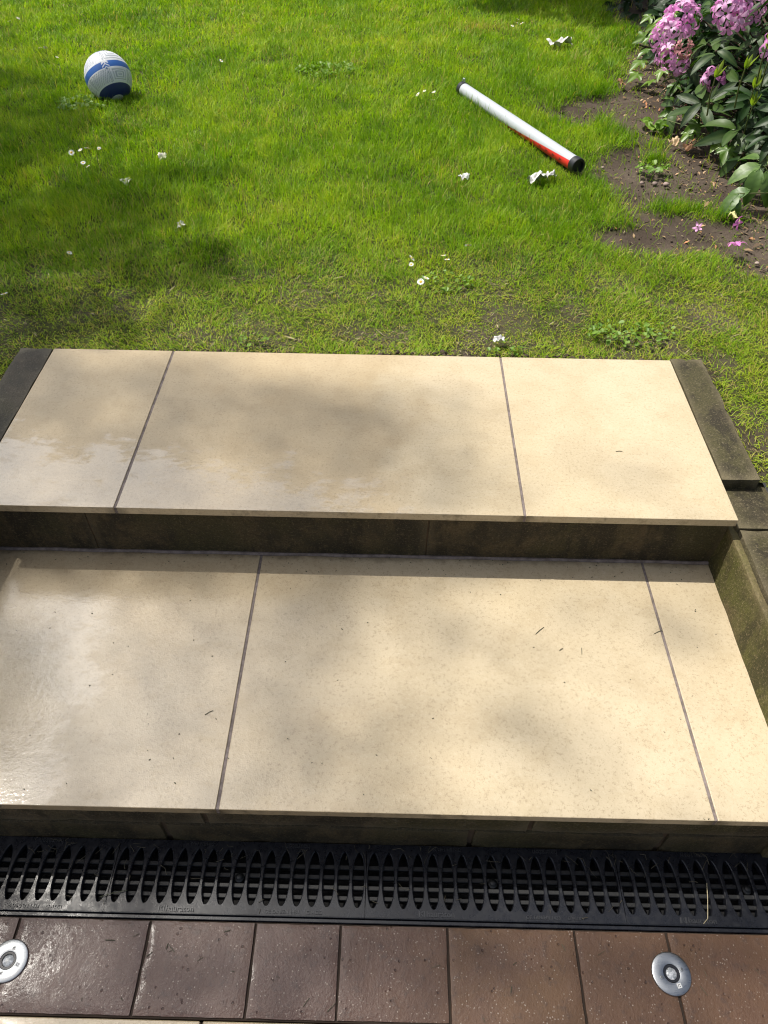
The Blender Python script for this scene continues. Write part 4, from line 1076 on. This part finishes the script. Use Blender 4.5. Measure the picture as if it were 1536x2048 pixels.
# ------------------------------------------------------------------ weeds in the turf (patches of round leaves)
def weed_patch(cx, cy, rx, ry, n, label, size, seed, name="clover_patch", cat="weed patch"):
    r_ = np.random.default_rng(seed); V = []; F = []; tint = []
    for _ in range(n):
        a = r_.uniform(0, 6.283); q = math.sqrt(r_.uniform(0, 1)); x, y = cx + rx * q * math.cos(a), cy + ry * q * math.sin(a)
        z = ZS + r_.uniform(0.008, 0.030); s = size * r_.uniform(0.6, 1.2); az = r_.uniform(0, 6.28); tl = r_.normal(0, 0.35); tm = r_.normal(0, 0.35); b = len(V); tt = r_.uniform(0, 1)
        ca, sa = math.cos(az), math.sin(az)
        for (u, v, w) in ((0, -1, 0), (0.7, -0.6, 0.12), (0.85, 0.2, 0.2), (0.45, 0.9, 0.1), (0, 0.8, 0.0), (-0.45, 0.9, 0.1), (-0.85, 0.2, 0.2), (-0.7, -0.6, 0.12)):
            X, Y = (u * ca - v * sa) * s * 0.5, (u * sa + v * ca) * s * 0.5; V.append((x + X - cx, y + Y - cy, z + w * s + X * tl + Y * tm - ZS)); tint.append(tt)
        F += [(b, b + 1, b + 2, b + 4), (b + 2, b + 3, b + 4), (b, b + 4, b + 6, b + 7), (b + 4, b + 5, b + 6)]
    me = bpy.data.meshes.new(name); me.from_pydata(V, [], F); at = me.attributes.new("tint", 'FLOAT', 'POINT'); at.data.foreach_set("value", tint)
    o = link(name, me, M_CLOVER); o.location = (cx, cy, ZS); tag(o, label, cat)
weed_patch(-0.131, 3.74, 0.15, 0.12, 150, "patch of small round weed leaves in the sunlit lawn above its middle", 0.020, 1)
weed_patch(-1.206, 3.155, 0.13, 0.10, 130, "patch of small pale weed leaves just below the football", 0.020, 2)
weed_patch(0.935, 1.325, 0.13, 0.06, 110, "patch of small green clover leaves behind the right upper tile", 0.014, 3)
weed_patch(0.405, 1.60, 0.09, 0.06, 60, "rosette patch of daisy leaves under the daisies behind the wide tile", 0.013, 4, "leaf_rosette", "weed patch")
weed_patch(1.27, 2.52, 0.07, 0.05, 50, "patch of bright green seedlings on the bare soil near the ivy", 0.022, 5, "seedling_patch", "weed patch")
weed_patch(1.40, 3.02, 0.06, 0.06, 14, "few pale lobed seedling leaves on soil in front of the rhododendron", 0.05, 6, "seedling_patch", "weed patch")
weed_patch(0.56, 1.235, 0.05, 0.03, 14, "light green leaf rosette against the back edge of the wide tile", 0.014, 7, "leaf_rosette", "weed patch")
weed_patch(-0.155, 1.25, 0.06, 0.03, 14, "light green leaf rosette behind the left tile joint", 0.014, 8, "leaf_rosette", "weed patch")

# ------------------------------------------------------------------ grass: one stuff object, real blades
def footprint(x, y): return (x > -0.796) & (x < np.where(y < 0.73, 1.136, 1.110)) & (y < 1.196)
def make_grass():
    n0 = 1800000
    # candidates over the visible lawn and a margin, denser near the camera
    y = 0.2 + 8.3 * rng.random(n0) ** 1.55
    halfw = 1.0 + 0.36 * y + 0.15
    x = 0.22 + (rng.random(n0) * 2 - 1) * (halfw + 0.35)
    d_area = 1.0 / (2 * (halfw + 0.35)) * (1 / (1.55 * 8.3)) * ((y - 0.2) / 8.3 + 1e-4) ** (1 / 1.55 - 1)
    lam = n0 * d_area                                    # candidate density per m2
    want = np.interp(y, [1.0, 1.6, 2.4, 3.4, 4.5, 5.6, 7, 8.5], [46000, 42000, 30000, 20000, 15000, 11000, 3500, 1500])
    b = bare_mask(x, y); p = patchy(x, y)
    near = sstep(2.1, 1.3, y)
    lush = fnoise(x, y, 1.7, 21)
    clump = 0.30 + 1.35 * fnoise(x, y, 13, 23)
    dens = want * (1 - 0.965 * b ** 0.8) * (1 - 0.48 * p) * (1 - 0.15 * near) * clump
    dens = np.where(footprint(x, y), 0, dens)
    # hidden under the ball
    dens = np.where((x + 1.110) ** 2 + (y - 3.305) ** 2 < 0.06 ** 2, 0, dens)
    # nothing grows through the tube
    ax_, ay_, bx_, by_ = 0.553, 3.412, 0.962, 2.468
    tt = np.clip(((x - ax_) * (bx_ - ax_) + (y - ay_) * (by_ - ay_)) / ((bx_ - ax_) ** 2 + (by_ - ay_) ** 2), 0, 1)
    dt = np.hypot(x - (ax_ + tt * (bx_ - ax_)), y - (ay_ + tt * (by_ - ay_)))
    dens = np.where(dt < 0.024, 0, dens)
    k = rng.random(n0) < dens / lam
    x, y, b, p, near, lush, dt, tt = x[k], y[k], b[k], p[k], near[k], lush[k], dt[k], tt[k]
    n = len(x)
    tall = fnoise(x, y, 3.1, 25)
    tubeside = np.exp(-(dt / 0.12) ** 2) * sstep(0.75, 0.45, tt); tubeend = np.exp(-(dt / 0.06) ** 2) * sstep(0.7, 0.9, tt)
    soiltuft = (bare_mask(x, y) > 0.02) * sstep(0.9, 0.1, b) * (y > 1.9) * (x > 0.95)
    L = (0.023 + 0.025 * tall + 0.011 * rng.random(n)) * (1 - 0.42 * near) * (1 - 0.25 * p) * (1 + 0.45 * tubeside) * (1 - 0.45 * tubeend) * (1 + 0.45 * soiltuft)
    L *= np.exp(rng.normal(0, 0.22, n)); L = np.clip(L, 0.010, 0.085)
    w = np.interp(y, [1, 2, 3.5, 5, 6.5, 8.5], [0.00165, 0.0020, 0.0029, 0.0042, 0.0075, 0.012]) * np.exp(rng.normal(0, 0.2, n))
    az = rng.random(n) * 2 * np.pi
    # neighbours lean alike
    az0 = snoise(x, y, 5, 31) * 4 * np.pi; az = np.where(rng.random(n) < 0.45, az0 + rng.normal(0, 0.7, n), az)
    lean = np.clip(np.abs(rng.normal(0.68, 0.34, n)) + 0.40 * near + 0.2 * p + 0.12 * sstep(2.5, 4.5, y), 0.02, 1.45)
    bend = rng.uniform(0.2, 0.9, n)
    z = ZS + (fnoise(x, y, 6, 11) - 0.5) * 0.022 - b * 0.012 - 0.003
    dx, dy = np.cos(az), np.sin(az); sx, sy = -dy, dx
    tw = rng.normal(0, 0.5, n); ct, st = np.cos(tw), np.sin(tw)
    wx, wy = sx * ct + dx * st, sy * ct + dy * st
    m1 = 0.5 * L; a1 = lean * 0.75; a2 = lean * (1 + bend * 0.8)
    mx, my, mz = x + dx * np.sin(a1) * m1, y + dy * np.sin(a1) * m1, z + np.cos(a1) * m1
    tx, ty, tz = mx + dx * np.sin(a2) * m1, my + dy * np.sin(a2) * m1, mz + np.cos(a2) * m1
    tz = np.maximum(tz, z + 0.004)
    V = np.empty((n, 5, 3), np.float32)
    V[:, 0] = np.stack([x - wx * w * 0.5, y - wy * w * 0.5, z], -1); V[:, 1] = np.stack([x + wx * w * 0.5, y + wy * w * 0.5, z], -1)
    V[:, 2] = np.stack([mx + wx * w * 0.42, my + wy * w * 0.42, mz], -1); V[:, 3] = np.stack([mx - wx * w * 0.42, my - wy * w * 0.42, mz], -1)
    V[:, 4] = np.stack([tx, ty, tz], -1)
    tint = 0.46 + 0.42 * (fnoise(x, y, 2.3, 41) - 0.5) + 0.46 * (fnoise(x, y, 9, 45) - 0.5) + rng.normal(0, 0.11, n) + 0.10 * near - 0.12 * tubeside - 0.15 * soiltuft
    dry = rng.random(n) < (0.035 + 0.20 * near + 0.10 * sstep(0.55, 0.75, fnoise(x, y, 5, 43)))
    tint = np.where(dry, rng.uniform(0.78, 1.0, n), np.clip(tint, 0.05, 0.76))
    # scorched patch near the hedge
    sc = np.exp(-(((x - 0.72) / 0.16) ** 2 + ((y - 4.62) / 0.10) ** 2)); tint = np.where(rng.random(n) < sc * 0.6, 0.9, tint)
    base = (np.arange(n) * 5)[:, None]
    q = base + np.array([[0, 1, 2, 3]]); t3 = base + np.array([[3, 2, 4]])
    me = np_mesh("grass", V.reshape(-1, 3), [q, t3], {"tint": np.repeat(tint, 5)}, M_GRASS)
    o = link("grass", me, None); o["kind"] = "stuff"
    print("blades", n)
make_grass()

# ------------------------------------------------------------------ litter, crumbs, stones
def flakes(name, n, area, size, m, zf, keepf=None, seed=0, flat=0.35, long=1.6):
    r_ = np.random.default_rng(seed); x = r_.uniform(area[0], area[1], n * 6); y = r_.uniform(area[2], area[3], n * 6)
    k = np.ones(len(x), bool) if keepf is None else keepf(x, y, r_); x, y = x[k][:n], y[k][:n]; n = len(x)
    s = size * np.exp(r_.normal(0, 0.4, n)); az = r_.uniform(0, 6.28, n); z = zf(x, y) + s * 0.2
    ca, sa = np.cos(az), np.sin(az); V = np.empty((n, 4, 3)); tl = r_.normal(0, flat, (n, 2))
    for i, (u, v) in enumerate(((-long, 0), (0.1, -0.55), (long, 0.1), (-0.1, 0.6))):
        X, Y = (u * ca - v * sa) * s * 0.5, (u * sa + v * ca) * s * 0.5
        V[:, i] = np.stack([x + X, y + Y, z + X * tl[:, 0] + Y * tl[:, 1] + (0.12 * s if i % 2 else 0)], -1)
    me = np_mesh(name, V.reshape(-1, 3), [(np.arange(n) * 4)[:, None] + np.array([[0, 1, 2, 3]])], {"tint": np.repeat(r_.random(n), 4)}, m)
    o = link(name, me, None); o["kind"] = "stuff"; return o
zsoil = lambda x, y: ZS + (fnoise(x, y, 6, 11) - 0.5) * 0.022 - bare_mask(x, y) * 0.012 + 0.001
flakes("leaf_litter", 2600, (0.9, 1.95, 1.7, 4.4), 0.0085, M_LITTER, zsoil, lambda x, y, r_: (bare_mask(x, y) > 0.3) & (r_.random(len(x)) < 0.22 + 0.78 * sstep(1.2, 1.55, x)), 3)
flakes("dry_thatch", 1500, (-0.9, 1.9, 1.2, 2.6), 0.0034, M_STRAW, lambda x, y: zsoil(x, y) + 0.004, lambda x, y, r_: ~footprint(x, y) & (r_.random(len(x)) < patchy(x, y) + 0.25 * bare_mask(x, y)), 4, 0.3, 4.0)
def crumbs(name, n, area, size, m, zf, keepf, seed):
    r_ = np.random.default_rng(seed); x = r_.uniform(area[0], area[1], n * 6); y = r_.uniform(area[2], area[3], n * 6)
    k = keepf(x, y, r_); x, y = x[k][:n], y[k][:n]; n = len(x); s = size * np.exp(r_.normal(0, 0.5, n)); z = zf(x, y) + s * 0.2
    D = np.array([(1, 0, 0), (-1, 0, 0), (0, 1, 0), (0, -1, 0), (0, 0, 0.8), (0, 0, -0.8)]); F6 = np.array([(0, 2, 4), (2, 1, 4), (1, 3, 4), (3, 0, 4), (2, 0, 5), (1, 2, 5), (3, 1, 5), (0, 3, 5)])
    V = D[None] * s[:, None, None] * r_.uniform(0.6, 1.3, (n, 6, 3)); az = r_.uniform(0, 6.28, n); ca, sa = np.cos(az)[:, None], np.sin(az)[:, None]
    V = np.stack([V[..., 0] * ca - V[..., 1] * sa + x[:, None], V[..., 0] * sa + V[..., 1] * ca + y[:, None], V[..., 2] + z[:, None]], -1)
    F = ((np.arange(n) * 6)[:, None, None] + F6[None]).reshape(-1, 3)
    me = np_mesh(name, V.reshape(-1, 3), [F], {"tint": np.repeat(r_.random(n), 6), "bare": np.ones(n * 6)}, m); o = link(name, me, None); o["kind"] = "stuff"
crumbs("soil_crumbs", 3200, (0.85, 2.4, 1.6, 4.4), 0.0026, M_SOIL, zsoil, lambda x, y, r_: bare_mask(x, y) > 0.3, 5)
crumbs("edge_soil", 900, (-0.70, 1.0, 1.188, 1.225), 0.004, M_SOIL, zsoil, lambda x, y, r_: np.ones(len(x), bool), 6)
M_PEBBLE = mat("pebble_stone", (0.30, 0.24, 0.20), 0.8); g = G(M_PEBBLE); g.set(color=g.ramp(g.rnd(), [(0, (0.20, 0.15, 0.13)), (0.5, (0.30, 0.22, 0.19)), (1, (0.42, 0.36, 0.29))]))
def pebble(x, y, s, label, seed):
    bm = BM(); bmesh.ops.create_icosphere(bm, subdivisions=2, radius=s)
    for v in bm.verts: v.co *= 1 + 0.28 * mnoise.noise(v.co / s * 1.3 + Vector((seed, 0, 0))); v.co.z *= 0.65
    me = bpy.data.meshes.new("pebble"); bm.to_mesh(me); bm.free(); me.polygons.foreach_set("use_smooth", [True] * len(me.polygons))
    o = link("pebble", me, M_PEBBLE); o.location = (x, y, ZS - 0.006 + s * 0.35); tag(o, label, "stone", "small stones on the bare soil")
pebble(1.262, 2.425, 0.0105, "pinkish pebble on the bare soil, left one of the touching pair", 1)
pebble(1.305, 2.42, 0.0115, "reddish pebble on the bare soil, right one of the touching pair", 2)
pebble(1.212, 2.43, 0.008, "pale small pebble left of the two reddish pebbles on the soil", 3)
pebble(1.085, 2.575, 0.0075, "pale pebble on the bare soil right of the black tube cap", 4)
pebble(1.455, 1.795, 0.008, "white pebble in the grass right of the fallen open pink blossom", 5)
# a dead curled leaf and a dry pale leaf near the shrub
DL = mat("dead_leaf_brown", (0.22, 0.11, 0.05), 0.7)
for x, y, s, m_, rot, lab in ((1.475, 2.74, 0.05, DL, 0.3, "curled brown dead leaf on the soil left of the ivy"), (1.425, 2.80, 0.055, mat("dead_leaf_tan", (0.46, 0.33, 0.20), 0.7), 1.1, "tan dry leaf lying beside the curled brown leaf"), (1.46, 2.075, 0.05, mat("dead_leaf_yellow", (0.50, 0.47, 0.20), 0.7), 2.0, "pale yellow dry leaf on soil under the ribbed shrub"), (1.36, 3.57, 0.05, DL, 2.0, "brown dead leaf in the grass edge left of the pale ivy")):
    scrap(x, y, s, s * 0.6, rot, lab, "dead_leaf", m_, x, 0.025, ZS + 0.012, "dead leaf")

# --- clippings on the treads and drain
def clip_strands(name, items, m, label=None, cat=None, group=None):
    bm = BM()
    for pts, r_ in items: tube(bm, pts, r_, 4)
    return obj(name, bm, m)
M_NEEDLE = mat("dark_needle", (0.07, 0.075, 0.04), 0.7)
rt = random.Random(5)
for (x, y, z, a, L, lab) in ((0.577, 0.402, Z1, 0.75, 0.028, "longest dark grass clipping on the wide lower tile"), (0.835, 0.405, Z1, 0.45, 0.022, "curved dark clipping on the narrow right lower tile"), (0.660, 0.352, Z1, 1.45, 0.017, "short upright-lying clipping left of the right tile joint"),
                             (0.617, 0.355, Z1, 0.6, 0.010, "tiny bent clipping near the middle of the wide lower tile"), (0.790, 0.805, Z2, 0.1, 0.016, "small clipping on the right upper tile"), (-0.105, 0.19, Z1, 0.6, 0.018, "clipping on the wet left lower tile")):
    c, s = math.cos(a) * L / 2, math.sin(a) * L / 2
    o = clip_strands("grass_clipping", [([(x - c, y - s, z + 0.0008), (x, y + 0.001, z + 0.0016), (x + c, y + s, z + 0.0008)], 0.0007)], M_NEEDLE); tag(o, lab, "clipping", "clippings on the step tiles")
items = []
for _ in range(95):
    x = rt.uniform(-0.5, 1.05); y = rt.choice([rt.uniform(-0.11, 0.018), rt.uniform(-0.01, 0.018)]); a = rt.uniform(0, 6.28); L = rt.uniform(0.006, 0.028)
    c, s = math.cos(a) * L / 2, math.sin(a) * L / 2; k = rt.uniform(-0.004, 0.004)
    items.append(([(x - c, max(-0.115, min(0.019, y - s)), 0.0005), (x + k, max(-0.115, min(0.019, y + k)), rt.uniform(0.001, 0.004)), (x + c, max(-0.115, min(0.019, y + s)), 0.0005)], rt.uniform(0.0003, 0.0006)))
o = clip_strands("grass_clippings", items, mat("dry_clipping", (0.10, 0.085, 0.055), 0.8)); o["kind"] = "stuff"
items = []
for _ in range(26):
    x = rt.uniform(-0.5, 1.0); y = rt.uniform(-0.275, -0.13); a = rt.uniform(0, 6.28); L = rt.uniform(0.006, 0.02); c, s = math.cos(a) * L / 2, math.sin(a) * L / 2
    items.append(([(x - c, y - s, 0.0012), (x, y, 0.0020), (x + c, y + s, 0.0012)], rt.uniform(0.0003, 0.0007)))
for _ in range(120):
    x = rt.uniform(XL, XR); y = rt.choice([rt.uniform(0.55, 0.60), rt.uniform(0.0, 0.6)]); items.append(([(x, y, Z1 + 0.0006), (x + rt.uniform(-0.003, 0.003), y + 0.002, Z1 + 0.001)], rt.uniform(0.0004, 0.0012)))
o = clip_strands("debris", items, M_NEEDLE); o["kind"] = "stuff"
o = clip_strands("dry_stem", [([(0.868, -0.103, 0.003), (0.872, -0.088, 0.004), (0.878, -0.066, 0.004), (0.884, -0.040, 0.003)], 0.0009), ([(0.868, -0.103, 0.003), (0.858, -0.112, 0.001)], 0.0006)], mat("straw", (0.42, 0.36, 0.22), 0.7)); tag(o, "pale dry stem lying across the rightmost drain grate", "stem")
o = clip_strands("dry_stem", [([(-0.300, -0.090, 0.002), (-0.275, -0.083, 0.004), (-0.250, -0.077, 0.002)], 0.0008)], M_NEEDLE); tag(o, "dark bent stem across the joint between the two left drain grates", "stem")

# ------------------------------------------------------------------ the tree that shades the left of the garden
def shade(X, Y):
    """how closely the crown closes over a point of the lawn level, seen from the sun"""
    def blob(cx, cy, rx, ry): return np.exp(-(((X - cx) / rx) ** 2 + ((Y - cy) / ry) ** 2))
    c = np.zeros_like(X)
    for cx, cy, rx, ry, k in ((-1.45, 2.75, 0.42, 0.55, 1.0), (-0.95, 1.95, 0.42, 0.42, 1.0), (-0.66, 2.38, 0.30, 0.08, 0.85), (-0.52, 1.68, 0.30, 0.13, 0.9), (-0.85, 1.40, 0.34, 0.20, 0.95), (-1.75, 3.45, 0.40, 0.18, 0.8), (-2.3, 3.0, 0.6, 0.6, 1.0),
                              (-1.5, 1.7, 0.5, 0.8, 1.0), (-1.6, 4.6, 0.3, 0.12, 0.35)):
        c = np.maximum(c, k * np.minimum(1, 1.5 * blob(cx, cy, rx, ry)))
    # steps
    xb = np.interp(Y, [-0.6, -0.14, -0.13, -0.02, 0.0, 0.3, 0.45, 0.6, 0.8, 0.95, 1.05, 1.12, 1.19], [0.75, 0.65, 1.5, 1.5, 0.42, 0.30, 0.30, 0.46, 0.44, 0.36, 0.20, -0.16, -0.50])
    st = sstep(0.26, -0.26, X - xb + (fnoise(X, Y, 5, 51) - 0.5) * 0.20) * (Y < 1.22) * (0.80 - (0.12 + 0.24 * sstep(-0.25, 0.10, X)) * (Y < 0.58) * (Y > -0.02))
    lower = (Y < 0.58) & (Y > -0.02); st = np.where(lower, (0.84 - 0.70 * sstep(-0.50, 0.85, X)) * (X > -0.9), st)
    c = np.maximum(c, st)
    for cx, cy, rx, ry, k in ((0.80, 0.74, 0.16, 0.05, 0.26), (0.80, 0.45, 0.13, 0.07, 0.55), (0.60, 0.16, 0.18, 0.08, 0.22), (0.45, -0.22, 0.4, 0.1, 0.6)):
        c = np.maximum(c, k * blob(cx, cy, rx, ry))
    far_left = sstep(-1.3, -2.4, X) * 0.9 * sstep(5.2, 3.2, Y); c = np.maximum(c, far_left)
    c = np.maximum(c, (Y < -0.32) * 0.8 * sstep(0.6, 0.2, X))
    return np.clip(c, 0, 0.97)
def shade_tree():
    t = thing("shade_tree", "tall leafy tree left of the lawn whose crown shades the steps", "tree", (-10.2, 5.6, ZS))
    a_leaf = 0.0021
    X0, X1, Y0, Y1 = -7.0, 2.6, -2.0, 6.6
    cand = int(4.2 * (X1 - X0) * (Y1 - Y0) / a_leaf)
    X = rng.uniform(X0, X1, cand); Y = rng.uniform(Y0, Y1, cand)
    c = shade(X, Y)
    ell = (((X + 2.4) / 4.6) ** 2 + ((Y - 2.2) / 4.4) ** 2); c = np.where(ell > 1.0, np.minimum(c, 0.97 * sstep(1.35, 1.0, ell) + (X > 0.5) * 0.97), c)
    lai = -np.log(1 - c) / 0.62
    k = rng.random(cand) < lai / 4.2 * (cand * a_leaf / ((X1 - X0) * (Y1 - Y0)) / 4.2) ** 0 * np.minimum(1, 1)
    X, Y = X[k], Y[k]; n = len(X)
    H = 12.5 + 6.0 * (snoise(X, Y, 0.55, 61) - 0.5) + 3.0 * (snoise(X, Y, 1.6, 62) - 0.5) + rng.normal(0, 0.7, n)
    low = sstep(1.15, 1.35, Y) * sstep(3.35, 3.1, Y) * sstep(-0.2, -0.35, X) * sstep(-1.9, -1.6, X)      # a low bough over the left of the lawn
    H = np.where(rng.random(n) < low, 6.0 + 0.5 * rng.normal(0, 1, n), H)
    P = np.stack([X + SUN.x * H, Y + SUN.y * H, 0.38 + SUN.z * H], -1)
    nrm = rng.normal(0, 0.55, (n, 3)) + np.array([SUN.x * 0.5, SUN.y * 0.5, 1.0]); nrm /= np.linalg.norm(nrm, axis=1)[:, None]
    ref = rng.normal(0, 1, (n, 3)); u = np.cross(nrm, ref); u /= np.linalg.norm(u, axis=1)[:, None]; v = np.cross(nrm, u)
    s = 0.030 * np.exp(rng.normal(0, 0.2, n))[:, None]
    loc = np.array((-10.2, 5.6, ZS))
    V = np.stack([P - u * s * 1.25, P - v * s * 0.62 + nrm * s * 0.1, P + u * s * 1.25, P + v * s * 0.62 + nrm * s * 0.1], 1) - loc
    me = np_mesh("foliage", V.reshape(-1, 3), [(np.arange(n) * 4)[:, None] + np.array([[0, 1, 2, 3]])], None, M_TREELEAF)
    o = link("foliage", me, None, t); o["kind"] = "stuff"
    bm = BM(); top = Vector((-9.4, 5.4, 13.0))
    tube(bm, [(-10.2, 5.6, ZS - 0.1), (-10.1, 5.6, 2.5), (-9.9, 5.5, 6.5), (-9.6, 5.4, 10), top], [0.34, 0.26, 0.21, 0.15, 0.07], 12); obj("trunk", bm, M_BARK, t, True)
    bm = BM(); r_ = random.Random(4)
    good = [i for i in range(n) if -5 < X[i] < -0.9 and 0.8 < Y[i] < 4.5]
    for i in r_.sample(good, 20):
        e = Vector(P[i]); f = r_.uniform(0.35, 0.95); s0 = Vector((-10.2, 5.6, 0)).lerp(Vector((-9.4, 5.4, 13)), f); s0.z = 13 * f
        m1 = s0.lerp(e, 0.5) + Vector((0, 0, 0.5)); tube(bm, [s0, m1, e], [0.07, 0.04, 0.012], 6)
    obj("limbs", bm, M_BARK, t, True)
    print("tree leaves", n)
shade_tree()
def small_tree():  # out-of-view tree, put in to cast the top-right shade
    t = thing("added_tree", "small unseen tree added behind the lawn to shade its top right corner", "tree", (0.10, 6.05, ZS))
    n = 1500; d = rng.normal(0, 1, (n, 3)); d /= np.linalg.norm(d, axis=1)[:, None]; q = rng.random(n)[:, None] ** 0.4
    P = np.array((0.12, 6.0, 3.0)) + d * q * np.array((0.75, 0.62, 0.95)); P = P[(fnoise(P[:, 0] + P[:, 2] * 0.7, P[:, 1] + P[:, 2] * 0.4, 3.0, 71) > 0.36)]; n = len(P)
    nrm = rng.normal(0, 0.6, (n, 3)) + np.array([0, 0, 1.0]); nrm /= np.linalg.norm(nrm, axis=1)[:, None]
    u = np.cross(nrm, rng.normal(0, 1, (n, 3))); u /= np.linalg.norm(u, axis=1)[:, None]; v = np.cross(nrm, u); s_ = 0.052 * np.exp(rng.normal(0, 0.2, n))[:, None]
    V = np.stack([P - u * s_ * 1.4, P - v * s_ * 0.6 + nrm * s_ * 0.1, P + u * s_ * 1.4, P + v * s_ * 0.6 + nrm * s_ * 0.1], 1) - np.array((0.10, 6.05, ZS))
    me = np_mesh("foliage", V.reshape(-1, 3), [(np.arange(n) * 4)[:, None] + np.array([[0, 1, 2, 3]])], None, M_TREELEAF); o = link("foliage", me, None, t); o["kind"] = "stuff"
    bm = BM(); tube(bm, [(0.10, 6.05, ZS - 0.05), (0.12, 6.04, 1.4), (0.12, 6.0, 3.2)], [0.05, 0.04, 0.015], 8)
    for k in range(7): a = k * 0.9; tube(bm, [(0.12, 6.02, 1.7 + 0.2 * k), (0.12 + 0.3 * math.cos(a), 6.0 + 0.25 * math.sin(a), 2.2 + 0.2 * k), (0.12 + 0.55 * math.cos(a), 6.0 + 0.45 * math.sin(a), 2.6 + 0.18 * k)], [0.018, 0.012, 0.005], 5)
    obj("trunk", bm, M_BARK, t, True)
small_tree()
